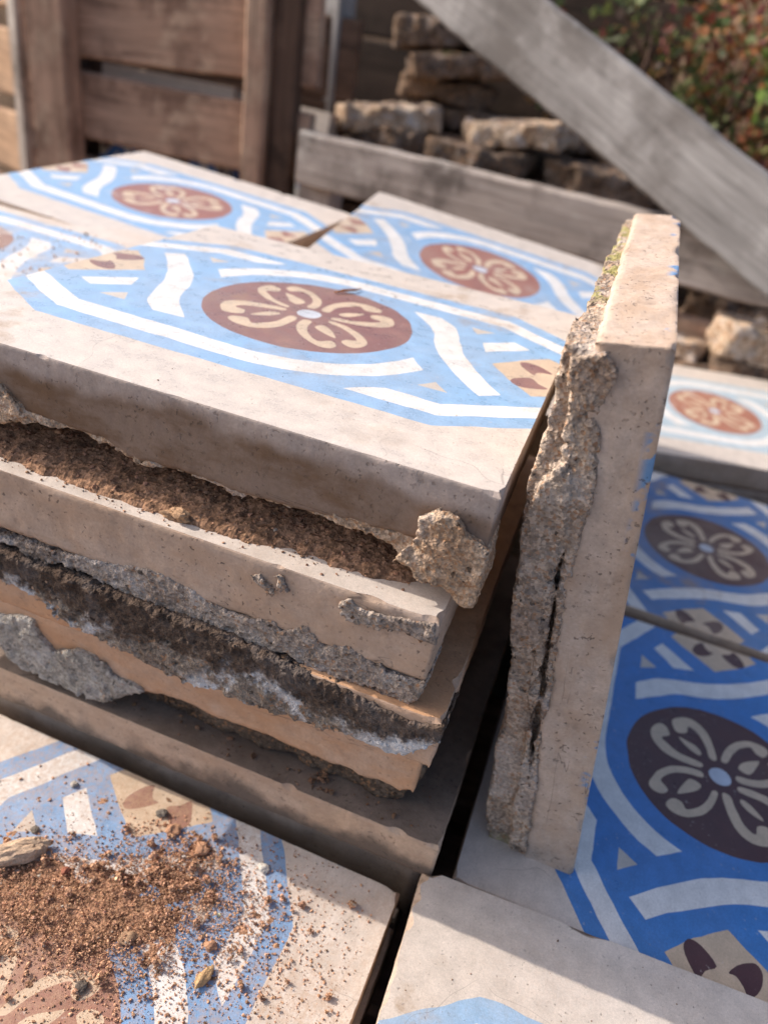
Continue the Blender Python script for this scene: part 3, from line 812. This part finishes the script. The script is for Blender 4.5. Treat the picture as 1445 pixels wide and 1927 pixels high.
# local frame of the slab: x = depth, y = up, z = patterned face (to the right)
perm = Matrix(((0, 0, 1, 0), (1, 0, 0, 0), (0, 1, 0, 0), (0, 0, 0, 1)))
S_ = empty('cement_tile', lean_m @ Matrix.Translation((0, DZ / 2, HZ / 2)) @ perm)
tag(S_, 'tile standing on edge and leaning on the stack, rough mortar back and cream edge', 'tile')
slab_mesh('slab', face_mat('face_leaning', 27.0, stain=.1, pits=.3), M_STAND, sx=DZ, sy=HZ, th=.0191, seed=155, step=.0009, rows=14, chips=22, chipdepth=.0014, parent=S_,
          notch=[(-DZ / 2, HZ / 2, .004, .0012), (DZ / 2, HZ / 2, .012, .004), (.02, HZ / 2, .01, .0014)])
def fS(X, Y, Z):
    d = X + DZ / 2          # depth from the front
    u = (Y + HZ / 2)        # height
    t = np.interp(u, [0, .004, .02, .05, .09, .125, .145, .165, .19, .206], [.008, .0135, .0155, .0145, .0125, .0118, .0125, .0115, .009, .0065])
    t = t * np.interp(d, [0, .02, .08, .186], [1, .95, .72, .45])
    body = np.maximum(np.abs(Z + .0190 + t / 2 - .001) - t / 2 - .001, np.abs(d - .0935) - .0925 + np.interp(u, [0, .06, .1, .206], [.0022, .0008, .0004, .0004]))
    body = np.maximum(body, np.abs(u - .1035) - .1005)
    # grey lump stuck on the front of the bed
    p2 = polysdf(Z[0], u[0], mm([(-21.5, 176), (-27.5, 164), (-31.5, 150), (-32, 125), (-31, 108), (-26, 104), (-23, 118), (-21.2, 140), (-19.8, 160)]))
    lump = np.maximum(np.broadcast_to(p2, X.shape), np.abs(d - .004) - .0062)
    # second crust smeared over the front edge of the slab below the top
    p3 = polysdf(Z[0], u[0], mm([(-23, 201), (-16.5, 203), (-13.0, 199), (-14.5, 188), (-13.5, 172), (-15.5, 150), (-17.0, 130), (-17.5, 90), (-18.2, 60), (-18.5, 8), (-24, 8), (-24, 201)]))
    crust = np.maximum(np.broadcast_to(p3, X.shape), np.abs(d - .0035) - .0047)
    D = np.minimum(smin(body, lump, .0015), crust)
    # open crack between bed and slab
    wob = (.0012 * n1(u[0, :, 0] * 90, 3, 3) - .0006)[None, :, None]
    cz = np.interp(u, [0, .03, .06, .1, .14, .17, .206], [-.0192, -.0190, -.0205, -.0200, -.0195, -.0188, -.0185]) + wob
    wid = np.interp(u, [0, .02, .05, .09, .13, .16, .175, .206], [-.001, -.0006, .0005, .0008, .0007, .0002, -.0012, -.0012])
    crack = np.maximum(np.abs(Z - cz) - wid, d - .0075)
    return np.maximum(D, -crack)
field((-DZ / 2 - .0045, -HZ / 2, -.0385), (DZ / 2 + .002, HZ / 2 + .001, -.010), .00068, fS, 15,
      ((45, .0010), (150, .0008), (420, .0007), (900, .0004)), 'mortar', MO_STAND, S_)

# ------------------------------------------------------------------ soil
ICO_V = None
def ico():
    global ICO_V
    if ICO_V is None:
        bm = bmesh.new(); bmesh.ops.create_icosphere(bm, subdivisions=1, radius=1.0)
        ICO_V = (np.array([v.co[:] for v in bm.verts]), np.array([[v.index for v in f.verts] for f in bm.faces])); bm.free()
    return ICO_V

def grains(name, P, sz, cols, seed, flat=.8):
    rng = np.random.default_rng(seed)
    V0, F0 = ico()
    n = len(P)
    A_ = rng.normal(size=(n, 3, 3)); Q, _ = np.linalg.qr(A_)
    V = V0[None] * (1 + .32 * rng.normal(size=(n, len(V0), 1))).clip(.5, 1.6)
    V = np.einsum('nij,nvj->nvi', Q, V) * rng.uniform(.65, 1.25, (n, 1, 3)) * sz[:, None, None]
    V[:, :, 2] *= flat
    V = V + P[:, None, :] + np.array([0, 0, 1]) * (sz * .55)[:, None, None]
    F = F0[None] + (np.arange(n) * len(V0))[:, None, None]
    pig = np.repeat(np.c_[cols, np.ones(n)], len(F0), axis=0)
    return mesh_obj(name, V.reshape(-1, 3), F.reshape(-1, 3), SOIL, None, False, None, pig)

def soilcol(n, rng, k=1.0):
    base = np.array([.51, .295, .185])
    c = base * rng.lognormal(0, .20, (n, 1)) * (1 + .025 * rng.normal(size=(n, 3)))
    dark = rng.random(n) < .07; c[dark] *= .35
    pale = rng.random(n) < .012; c[pale] = np.array([.52, .44, .36])
    return (c * k).clip(.02, .8)

def film_soil():
    # thin skin of powdery soil under the densest crumbs
    xs = np.arange(-.062, .075, .0008); ys = np.arange(-.205, -.107, .0008)
    X, Y = np.meshgrid(xs, ys, indexing='ij'); q = np.stack([X, Y, 0 * X], -1)
    dens_ = sum(a * np.exp(-(((X - cx) / sx) ** 2 + ((Y - cy) / sy) ** 2) / 2) for cx, cy, sx, sy, a in
                [(.0255, -.134, .010, .0065, 1.0), (.016, -.152, .014, .008, 1.0), (.0, -.160, .014, .008, 1.0), (-.016, -.160, .012, .009, .9), (.030, -.121, .008, .004, .5)])
    Hh = .0011 * (dens_ - .55) + .0010 * fbm(q * 140, 4) + .0005 * fbm(q * 600 + 4, 3)
    Hh = np.clip(Hh, -.001, .0012)
    ny = len(ys); I = (np.arange(len(xs) - 1)[:, None] * ny + np.arange(ny - 1)[None]).ravel()
    F = np.stack([I, I + ny, I + ny + 1, I + 1], 1); hv = Hh.ravel()
    F = F[(hv[F] > -.0008).any(1)]
    o_ = mesh_obj('soil_film', np.stack([X, Y, zF + Hh], -1).reshape(-1, 3), F, soil_mat('soil_powder', False, (.50, .285, .175)), None, False)
    tag(o_, 'thin skin of powdery brown soil on the sunlit patterned tile', 'soil', None, 'stuff')
rng = np.random.default_rng(41)
zF = -.1685
def scatter(cent, sig, n, smin_, smax_, p=2.0):
    P = rng.normal(size=(n, 2)) * np.array(sig) + np.array(cent)
    s = smin_ + (smax_ - smin_) * rng.random(n) ** (p * 2)
    return np.c_[P, np.full(n, zF)], s
parts = [scatter((.0285, -.1345), (.016, .0085), 4200, .00010, .00050), scatter((.019, -.150), (.018, .011), 4000, .00010, .00045),
         scatter((.0005, -.162), (.019, .011), 4000, .00010, .00045), scatter((-.015, -.161), (.013, .010), 4500, .00010, .00050),
         scatter((.030, -.122), (.010, .005), 500, .00010, .0006), scatter((.018, -.166), (.014, .009), 2500, .00010, .0005),
         scatter((.045, -.145), (.018, .018), 2200, .00010, .0006), scatter((.068, -.135), (.018, .020), 1100, .00010, .0005),
         scatter((.075, -.150), (.022, .022), 1000, .00010, .0005), scatter((.040, -.175), (.025, .02), 1300, .00010, .0006),
         scatter((.000, -.128), (.032, .012), 260, .00010, .0007), scatter((.02, -.16), (.06, .04), 1200, .00010, .0005)]
for cxy, sg_, nc in [((.0265, -.1335), (.013, .008), 80), ((.018, -.150), (.016, .012), 70), ((-.004, -.160), (.022, .013), 70), ((.05, -.145), (.020, .018), 50), ((.075, -.14), (.016, .02), 26)]:
    cc_ = rng.normal(size=(nc, 2)) * np.array(sg_) + np.array(cxy)
    for c0 in cc_:      # crumbs: little balls of stuck grains
        R0 = .0004 + .0011 * rng.random() ** 2; k_ = int(6 + 22 * (R0 / .0015) ** 1.5)
        v_ = rng.normal(size=(k_, 3)); v_ /= np.linalg.norm(v_, axis=1)[:, None]; v_ *= R0 * rng.random((k_, 1)) ** .4
        parts.append((np.c_[c0[0] + v_[:, 0], c0[1] + v_[:, 1], zF + (v_[:, 2] + R0 * .7).clip(0)], R0 * rng.uniform(.25, .5, k_)))
P = np.concatenate([p[0] for p in parts]); s = np.concatenate([p[1] for p in parts])
ok = (P[:, 0] > -.096) & (P[:, 0] < .099) & (P[:, 1] < -.106) & (P[:, 1] > -.30)
P, s = P[ok], s[ok]
# grains pile up where they are dense
cell = np.floor(P[:, :2] / .003).astype(int); key = cell[:, 0] * 5000 + cell[:, 1]
_, invk, cntk = np.unique(key, return_inverse=True, return_counts=True)
dn_ = cntk[invk]
P[:, 2] += np.minimum(.0022, rng.random(len(P)) * (dn_ - 14).clip(0) * .00004)
film_soil()
o = grains('loose_soil', P, s, soilcol(len(P), rng), 1)
tag(o, 'loose brown soil crumbs scattered over the sunlit patterned tile', 'soil', None, 'stuff')

# a sprinkle of crumbs on the margin tile, the lowest stack tile and the worn rear tile
def sprinkle(name, boxes, label, seed, k=1.0, place=None):
    r_ = np.random.default_rng(seed); Ps, ss = [], []
    for (x0, x1, y0, y1, z, n, a, b) in boxes:
        Ps.append(np.c_[r_.uniform(x0, x1, n), r_.uniform(y0, y1, n), np.full(n, z)]); ss.append(a + (b - a) * r_.random(n) ** 4)
    P_ = np.concatenate(Ps); s_ = np.concatenate(ss)
    o_ = grains(name, P_, s_, soilcol(len(P_), r_, k), seed + 1)
    return tag(o_, label, 'soil', None, 'stuff')
sprinkle('soil_crumbs', [(.113, .30, -.15, -.104, -.1555, 90, .00010, .0004), (.12, .31, -.29, -.14, -.1555, 60, .0001, .0004)], 'fine dark specks on the sunlit cream margin tile', 61, .6)
sprinkle('soil_crumbs', [(.02, .104, -.100, -.082, -.141, 90, .0002, .0013), (-.07, .03, -.100, -.082, -.141, 90, .0002, .0012), (.060, .066, -.099, -.084, -.141, 60, .0003, .0014)], 'dark crumbs on the lowest stack tile, under the overhang', 63, .45)
sprinkle('soil_crumbs', [(-.25, -.150, -.03, .11, -.0278, 260, .0002, .0008), (-.21, -.165, .03, .12, -.0278, 160, .0002, .0008)], 'sandy crumbs on the worn tile beside the top tile', 65, 1.5)
sprinkle('soil_crumbs', [(-.02, .098, -.095, .09, .0, 40, .00010, .00035)], 'a few tiny specks on the top tile of the stack', 67, .6)

# soil bed on the second tile, under the top tile
def soilbed():
    xs = np.arange(-.105, .090, .0009); ys = np.arange(-.1075, -.055, .0009)
    X, Y = np.meshgrid(xs, ys, indexing='ij')
    fr = np.interp(X, [-.105, -.062, -.043, -.019, 0, .006, .0185, .028, .0435, .0565, .070, .080, .086, .09], [-.1035, -.1035, -.1055, -.1052, -.105, -.1062, -.1047, -.105, -.1008, -.1018, -.1008, -.0975, -.092, -.085])
    q = np.stack([X, Y, 0 * X], -1)
    fr = fr + .0012 * fbm(q * 260, 3)
    d = Y - fr
    Hh = np.interp(d, [-.004, 0, .0015, .006, .015, .03], [-.003, -.0003, .0012, .0030, .0058, .0090])
    Hh = Hh + (.0010 * fbm(q * 190 + 3, 3) + .0009 * fbm(q * 520 + 9, 3)) * np.clip(d / .003 + .6, 0, 1)
    Hh = np.minimum(Hh, .0125)
    V = np.stack([X, Y, -.0386 + Hh], -1).reshape(-1, 3); ny = len(ys)
    I = np.arange(len(xs) - 1)[:, None] * ny + np.arange(ny - 1)[None]
    I = I.ravel()
    F = np.stack([I, I + ny, I + ny + 1, I + 1], 1)
    o_ = mesh_obj('soil_bed', V, F, SOILF, None, False)
    tag(o_, 'bed of brown soil squeezed between the two upper stack tiles', 'soil', None, 'stuff')
    r_ = np.random.default_rng(77); n = 2600
    ii, jj = r_.integers(2, len(xs) - 2, n), r_.integers(2, len(ys) - 8, n)
    keep = (Hh[ii, jj] > .0001) & (d[ii, jj] < .022)
    ii, jj = ii[keep], jj[keep]
    Pg = np.c_[xs[ii], ys[jj], -.0386 + Hh[ii, jj] - .0002]
    sg = .00018 + .0007 * r_.random(len(Pg)) ** 5
    m2 = 150
    ex = r_.uniform(-.06, .085, m2); fy = np.interp(ex, xs, fr[:, 0]) - r_.exponential(.0012, m2)
    okk = fy > -.1093
    Pg = np.r_[Pg, np.c_[ex, fy, np.full(m2, -.0386)][okk]]; sg = np.r_[sg, (.00012 + .0005 * r_.random(m2) ** 3)[okk]]
    o_ = grains('soil_crumbs', Pg, sg, soilcol(len(Pg), r_, .72), 78)
    tag(o_, 'crumbs of soil along the lit strip of the second stack tile', 'soil', None, 'stuff')
soilbed()

def clod(name, loc, size, colr, label, cat, seed, flat=.75, grp=None, rz=0.0, sub=3, amp=.38):
    bm = bmesh.new(); bmesh.ops.create_icosphere(bm, subdivisions=sub, radius=1.0)
    V = np.array([v.co[:] for v in bm.verts]); F = [[v.index for v in f.verts] for f in bm.faces]; bm.free()
    r = 1 + amp * fbm(V * 1.3 + seed * 7.7, 3) * 1.6 + .16 * fbm(V * 5 + seed, 3)
    V = V * r[:, None] * np.array(size) * .5
    V[:, 2] = np.maximum(V[:, 2] * flat, -size[2] * .30)
    V[:, 2] -= V[:, 2].min()
    c_, s_ = math.cos(rz), math.sin(rz)
    V[:, :2] = V[:, :2] @ np.array([[c_, s_], [-s_, c_]])
    o_ = mesh_obj(name, V, F, SOIL, None, False, None, np.tile((*colr, 1), (len(F), 1)))
    o_.location = loc
    return tag(o_, label, cat, grp)
SC = (.46, .26, .16); GC = (.20, .17, .14)
def onF(x, y): return (x, y, zF - .0001)
clod('mortar_shard', onF(-.0290, -.1525), (.024, .0095, .0080), (.52, .38, .27), 'long pale mortar shard lying on the soiled tile', 'shard', 3, 1.0, rz=.75, sub=4, amp=.22)
clod('pebble', onF(.0085, -.1145), (.0040, .0036, .0036), GC, 'grey pebble beside the peach half diamond on the soiled tile', 'pebble', 4)
clod('soil_clod', onF(.0160, -.1190), (.0050, .0042, .0038), SC, 'brown soil clod just below the peach half diamond', 'clod', 5)
clod('soil_clod', onF(.0300, -.1215), (.0058, .0050, .0048), SC, 'largest brown soil clod on the blue of the soiled tile', 'clod', 6)
clod('pebble', onF(.0535, -.1605), (.0034, .0072, .0034), (.46, .30, .16), 'ochre flake lying on the blue band of the soiled tile', 'pebble', 8, .8, rz=-.25)
clod('pebble', onF(.0537, -.1185), (.0042, .0036, .0030), (.60, .56, .50), 'whitish stone on the white stripe of the soiled tile', 'pebble', 9)
clod('soil_clod', onF(.0505, -.1510), (.0042, .0036, .0034), SC, 'brown clod at the pointed white stripe end', 'clod', 10)
clod('pebble', onF(-.0290, -.1180), (.0028, .0028, .0026), (.42, .38, .33), 'small round stone on the far blue band of the soiled tile', 'pebble', 11)
clod('pebble', onF(-.0285, -.1400), (.0032, .0026, .0020), GC, 'dark stone beside the small grey triangle', 'pebble', 12)
clod('pebble', onF(-.0080, -.1490), (.0028, .0036, .0034), (.30, .12, .08), 'red brown brick crumb near the mortar shard', 'pebble', 13)
clod('pebble', onF(.0205, -.1780), (.0034, .0042, .0030), (.12, .10, .085), 'nearly black crumb at the edge of the brown medallion', 'pebble', 14)
clod('soil_clod', onF(.0250, -.1600), (.0050, .0060, .0040), (.34, .22, .14), 'soil clod at the rim of the brown medallion', 'clod', 15)
clod('soil_clod', (.0055, -.1040, -.0388), (.0085, .0055, .0050), (.44, .28, .17), 'lumpy soil clod on the lit edge of the second stack tile', 'clod', 16, 1.0, sub=4, amp=.5)

# dry twig across the medallion edge of the top tile
def tube(name, pts, rad, mat, parent=None, n=6, pig=None):
    P = [Vector(p) for p in pts]; V, F = [], []
    for i, p in enumerate(P):
        t = (P[min(i + 1, len(P) - 1)] - P[max(i - 1, 0)]).normalized()
        a = t.orthogonal().normalized(); b = t.cross(a)
        r = rad[i] if hasattr(rad, '__len__') else rad
        for k in range(n):
            an = 2 * math.pi * k / n
            V.append(tuple(p + (a * math.cos(an) + b * math.sin(an)) * r))
    for i in range(len(P) - 1):
        for k in range(n):
            j = (k + 1) % n
            F.append((i * n + k, i * n + j, (i + 1) * n + j, (i + 1) * n + k))
    F.append(tuple(range(n - 1, -1, -1))); F.append(tuple((len(P) - 1) * n + k for k in range(n)))
    return mesh_obj(name, V, F, mat, parent, True, None, None if pig is None else np.tile((*pig, 1), (len(F), 1)))
o = tube('dry_twig', [(-.0035, .0350, .0006), (-.001, .0395, .0011), (.0025, .0440, .0012), (.0035, .0500, .0007)], [.0003, .0006, .0005, .0002], SOIL, pig=(.42, .19, .09))
tag(o, 'short reddish dry twig across the medallion rim of the top tile', 'twig')

# ------------------------------------------------------------------ background: crates, planks, rubble, shrub
def plank_at(name, a, b, W_, T_, mat, parent=None, seed=0, normal=None, seg=24, warp=.0015):
    """board whose centre line runs from a to b; 'normal' is the broad face direction"""
    a, b = Vector(a), Vector(b); x = (b - a).normalized()
    y = Vector(normal); y = (y - x * y.dot(x)).normalized(); z = x.cross(y)
    o_ = board(name, (b - a).length, W_, T_, mat, None, seed, seg, warp)
    M_ = Matrix((x, y, z)).transposed().to_4x4(); M_.translation = (a + b) / 2
    if parent is not None:
        o_.parent = parent
        o_.matrix_local = parent.matrix_world.inverted() @ M_
    else:
        o_.matrix_world = M_
    return o_

GZ = -.35
N_ = (0, -1, 0)
cr1 = empty('slatted_crate', Matrix.Translation((-.53, .74, GZ)))
tag(cr1, 'brown slatted wooden crate in shade, blue tiles behind its slats', 'crate')
yf = .711
for i, (zl, zr, w_) in enumerate([(.066, .086, .098), (-.037, -.034, .083), (-.143, -.140, .085), (-.245, -.245, .085)]):
    plank_at('slat', (-.745, yf + .009, zl - .004), (-.315, yf + .009, zr + .003), w_, .018, W_BROWN, cr1, 300 + i, N_)
for i, (x, wd, mt, yo) in enumerate([(-.679, .058, W_BROWN, -.017), (-.378, .030, W_BROWN, -.012), (-.345, .034, W_DARK, -.004)]):
    plank_at('post', (x + .004, yf + yo, GZ), (x - .006, yf + yo, .135), wd, .034 if i < 2 else .024, mt, cr1, 320 + i, N_)
for i, z in enumerate((-.25, -.14, -.03, .07)):
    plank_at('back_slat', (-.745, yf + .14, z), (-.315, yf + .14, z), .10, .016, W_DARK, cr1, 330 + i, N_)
for i, x in enumerate((-.75,)):
    for j, z in enumerate((-.25, -.13, -.01)):
        plank_at('side_slat', (x, yf + .02, z), (x, yf + .14, z), .10, .016, W_DARK, cr1, 340 + i * 3 + j, (1, 0, 0), 6)
plank_at('floor_board', (-.74, yf + .08, -.20), (-.32, yf + .08, -.20), .02, .11, W_DARK, cr1, 347, N_)

cr2 = empty('slatted_crate', Matrix.Translation((-1.0, .90, GZ)))
tag(cr2, 'slatted wooden crate turned to the sun, pale lit boards', 'crate')
d2 = Vector((-.89, .45, 0)).normalized(); n2 = Vector((-.45, -.89, 0)).normalized()
p2 = Vector((-.735, .735, 0))
for i, (z0, z1) in enumerate([(.060, .15), (-.052, .035), (-.160, -.075), (-.27, -.18)]):
    zc = (z0 + z1) / 2
    plank_at('slat', p2 + Vector((0, 0, zc)), p2 + d2 * .6 + Vector((0, 0, zc - .01)), z1 - z0, .018, W_TAN, cr2, 350 + i, n2)
plank_at('post', p2 + n2 * .022 + d2 * .012 + Vector((0, 0, GZ)), p2 + n2 * .022 + d2 * .012 + Vector((0, 0, .20)), .028, .026, W_GREY, cr2, 360, n2)
plank_at('post', p2 + n2 * .026 + d2 * .55 + Vector((0, 0, GZ)), p2 + n2 * .026 + d2 * .55 + Vector((0, 0, .20)), .06, .034, W_TAN, cr2, 361, n2)
for i, z in enumerate((-.22, -.10, .02, .11)):
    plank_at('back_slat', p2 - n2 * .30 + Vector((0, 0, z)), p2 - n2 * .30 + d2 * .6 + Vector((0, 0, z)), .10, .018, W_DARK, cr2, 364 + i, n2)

# tiles standing on edge inside the brown crate
FM_C = face_mat('face_crate', 31.0, stain=.1, rough=.4)
for k, (x, lb) in enumerate([(-.575, 'blue tile on edge in the brown crate, beside the wide post'), (-.425, 'blue tile on edge in the brown crate, beside the narrow post')]):
    tile(Matrix.Translation((x, .785 + .02 * k, -.085 - .006 * k)) @ Matrix.Rotation(.12 - .3 * k, 4, 'Z') @ Matrix.Rotation(math.pi / 2 - .12, 4, 'X'), lb, 'tiles stored in the brown crate', FM_C, M_PINK,
         seed=170 + k, step=.004, rows=3, chips=4, th=.024)

# grey crate on the right
n3 = Vector((-.171, -.985, 0)).normalized(); d3 = Vector((.985, -.171, 0)).normalized()
cr3 = empty('grey_crate', Matrix.Translation((.1, .80, GZ)))
tag(cr3, 'weathered grey crate frame holding broken tiles', 'crate')
p3 = Vector((-.309, .685, 0))
plank_at('bottom_rail', p3 + Vector((0, 0, -.037)), p3 + d3 * .80 + Vector((0, 0, -.036)), .061, .026, W_GREY, cr3, 400, n3, 40, .0012)
plank_at('lower_rail', p3 + d3 * .1 + Vector((0, 0, -.130)) - n3 * .02, p3 + d3 * .82 + Vector((0, 0, -.135)) - n3 * .02, .06, .024, W_BROWN, cr3, 401, n3)
plank_at('lower_rail', p3 + d3 * .02 + Vector((0, 0, -.245)) - n3 * .02, p3 + d3 * .82 + Vector((0, 0, -.245)) - n3 * .02, .08, .024, W_DARK, cr3, 402, n3)
plank_at('post', (-.356, .865, GZ), (-.366, .865, .25), .056, .034, W_GREY2, cr3, 403, (-.35, -.94, 0))
plank_at('post', p3 + d3 * .012 - n3 * .03 + Vector((0, 0, GZ)), p3 + d3 * .012 - n3 * .03 + Vector((0, 0, -.012)), .05, .034, W_GREY, cr3, 405, n3)
plank_at('post', p3 + d3 * .78 - n3 * .032 + Vector((0, 0, GZ)), p3 + d3 * .78 - n3 * .032 + Vector((0, 0, .05)), .06, .034, W_GREY, cr3, 404, n3)
for i, z in enumerate((-.28, -.17, -.06, .05, .16, .27)):
    plank_at('back_board', p3 - n3 * .46 + Vector((-.25, .04, z)), p3 - n3 * .46 + d3 * (.80 if z < 0 else .33) + Vector((0, 0, z)), .105, .018, W_SHADE, cr3, 410 + i, n3)  # back panel added, near-black, to keep the space behind the rubble dark
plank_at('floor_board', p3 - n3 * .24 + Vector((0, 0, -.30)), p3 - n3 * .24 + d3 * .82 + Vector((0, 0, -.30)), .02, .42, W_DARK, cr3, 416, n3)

a_, b_ = Vector((-.1335, .70, .1587)), Vector((.231, .55, .0004)); e_ = (b_ - a_).normalized()
o = plank_at('grey_plank', a_ - e_ * .10, b_ + e_ * .16, .078, .022, W_GREY2, None, 420, (-.25, -1, .05), 40, .0008)
tag(o, 'long silver grey plank leaning diagonally across the crate of broken tiles', 'plank')

# broken tiles in the grey crate
M_RUB = mortar_mat('rubble_mortar', (.44, .31, .21), (.62, .49, .37), (.15, .10, .07), 11.0, white=.5, grain=400, orange=.2)  # lit copy of the rubble, tones lifted as if in sun
M_RUB_SHADE = mortar_mat('rubble_shade', (.15, .105, .075), (.21, .15, .11), (.06, .04, .03), 12.0, white=.12, grain=400, orange=.1)  # shaded copy of the rubble, shade painted into its darker colour
def rubble(x, y, z, L_, D_, T_, yaw, seed, label, lean=0.0, mt=None):
    rr = np.random.default_rng(seed)
    an = np.sort(rr.uniform(0, 2 * math.pi, 9)); an = np.linspace(0, 2 * math.pi, 9, endpoint=False) + rr.uniform(-.25, .25, 9)
    pol = [(L_ / 2 * math.copysign(abs(math.cos(a)) ** .5, math.cos(a)) * rr.uniform(.74, 1.06), D_ / 2 * math.copysign(abs(math.sin(a)) ** .5, math.sin(a)) * rr.uniform(.74, 1.06)) for a in an]
    def fn(X, Y, Z):
        d2 = polysdf(X[:, :, 0], Y[:, :, 0], pol)[:, :, None]
        return np.maximum(np.broadcast_to(d2, X.shape), np.abs(Z) - T_ / 2)
    o_ = field((-L_ / 2 - .012, -D_ / 2 - .012, -T_ / 2 - .008), (L_ / 2 + .012, D_ / 2 + .012, T_ / 2 + .008), .004, fn, seed, ((28, .004), (90, .003), (220, .0015)), 'broken_tile', mt or M_RUB_SHADE)
    o_.matrix_world = pose((x, y, z), yaw, lean, 0)
    return tag(o_, label, 'broken tile', 'broken tiles in the grey crate')
RUB = [(-.2655, .885, .012, .170, .15, .030, .10, 'sunlit broken tile resting nearest the grey post'),
       (-.076, .880, .024, .165, .14, .028, -.08, 'sunlit broken tile under the diagonal plank'),
       (-.200, .985, .088, .200, .14, .026, .12, 'long broken tile lying behind the two sunlit ones'),
       (-.245, 1.00, .124, .150, .13, .034, -.1, 'uppermost broken tile of the heap in the grey crate')]
for k, (x, y, z, a, b, c, yw, lb) in enumerate(RUB):
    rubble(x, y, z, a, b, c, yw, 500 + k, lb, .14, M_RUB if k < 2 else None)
HEAP = []
rh = np.random.default_rng(8)
for zi in range(9):
    for xi, x in enumerate((-.27, -.10, .075, .245)):
        HEAP.append((x + rh.uniform(-.03, .03), .875 - .09 * (xi == 3) + rh.uniform(-.02, .015), -.285 + .034 * zi + rh.uniform(-.004, .004), .175 * rh.uniform(.85, 1.1), .15, .030 * rh.uniform(.8, 1.15), rh.uniform(-.2, .2)))
for zi in range(11):
    for xi, x in enumerate((-.20, .0)):
        HEAP.append((x + rh.uniform(-.03, .03), 1.0, -.285 + .034 * zi, .19 * rh.uniform(.8, 1.1), .11, .030, rh.uniform(-.15, .15)))
for k, (x, y, z, a, b, c, yw) in enumerate(HEAP):
    rubble(x, y, z, a, b, c, yw, 520 + k, 'shade-toned broken tile piled in the shade of the grey crate')
for k, (x, y, z, a, b, c, yw, lb) in enumerate([(.265, .595, -.105, .10, .07, .036, .5, 'broken tile lump lying beyond the far sunlit tile'), (.195, .60, -.132, .045, .05, .026, .2, 'small pale broken tile scrap beyond the far sunlit tile')]):
    o_ = rubble(x, y, z, a, b, c, yw, 560 + k, lb, 0, M_RUB); o_['group'] = 'scraps behind the far tile'
# bricks of debris that carry those scraps
for k, (x, y, z, a, b, c, yw) in enumerate([(.28, .60, -.150, .13, .08, .055, .1), (.19, .605, -.168, .09, .07, .05, .2), (.25, .60, -.215, .26, .09, .065, 0), (.25, .60, -.29, .30, .09, .10, 0)]):
    rubble(x, y, z, a, b, c, yw, 570 + k, 'dark tile debris heaped behind the far sunlit tile')['group'] = 'dark debris behind the far tile'

# shrub
def shrub(x, y, z0, rx, ry, rz, n, seed, label, cols, leaf=.016):
    e = empty('shrub', Matrix.Translation((x, y, z0)))
    tag(e, label, 'shrub', 'shrubs on the bank')
    r_ = np.random.default_rng(seed)
    for k in range(9):
        a = r_.uniform(0, 2 * math.pi); tip = Vector((rx * .8 * math.cos(a) * r_.random(), ry * .8 * math.sin(a) * r_.random(), rz * r_.uniform(1.1, 1.9)))
        mid = tip * .5 + Vector((r_.normal() * .03, r_.normal() * .03, 0))
        tube('stem', [(0, 0, 0), tuple(mid), tuple(tip)], [.006, .004, .0015], W_DARK, e, 5)
    cen = r_.normal(size=(42, 3)); cen /= np.linalg.norm(cen, axis=1)[:, None]
    cen = cen * (r_.random((42, 1)) ** .4) * np.array([rx, ry, rz]) + np.array([0, 0, rz])
    V, F, pig = [], [], []
    ci = r_.integers(0, 42, n); pos = cen[ci] + r_.normal(size=(n, 3)) * .022
    cc = np.array(cols)
    for i in range(n):
        t = Vector(r_.normal(size=3)).normalized(); s_ = t.orthogonal().normalized(); s_.rotate(Matrix.Rotation(r_.uniform(0, 6.28), 3, t)); u = t.cross(s_)
        L_ = leaf * r_.uniform(.5, 1.3); w_ = L_ * r_.uniform(.28, .5)
        p = Vector(pos[i]); b = len(V)
        V += [tuple(p), tuple(p + t * L_ * .45 + s_ * w_ + u * L_ * .1), tuple(p + t * L_), tuple(p + t * L_ * .45 - s_ * w_ + u * L_ * .1)]
        F += [(b, b + 1, b + 2), (b, b + 2, b + 3)]
        c_ = cc[(ci[i] * 7 + (r_.random() < .3) * r_.integers(0, len(cc))) % len(cc)] * r_.uniform(.6, 1.3)
        pig += [(*c_, 1)] * 2
    mesh_obj('foliage', V, F, LEAF, e, False, None, pig)
LEAF = leaf_mat('leaf')
RED = [(.20, .055, .03), (.38, .15, .05), (.09, .12, .035), (.26, .09, .08), (.06, .08, .025), (.36, .19, .07), (.10, .06, .04), (.13, .16, .05)]
GRN = [(.08, .15, .035), (.16, .25, .05), (.38, .13, .06), (.22, .22, .07), (.36, .10, .10), (.06, .10, .03)]
shrub(.13, 1.02, .02, .22, .10, .11, 1500, 1, 'shrub of dry rusty red leaves behind the diagonal plank', RED)
shrub(.36, .95, .00, .16, .14, .14, 2000, 2, 'shrub of mixed green and red leaves beside the plank end', GRN)
shrub(-.05, 1.40, .02, .34, .18, .16, 3600, 3, 'dark rusty shrub on the bank behind the broken tiles', RED)
shrub(.42, 1.35, .0, .34, .2, .2, 5200, 4, 'dark green shrub on the bank beyond the crates', GRN)
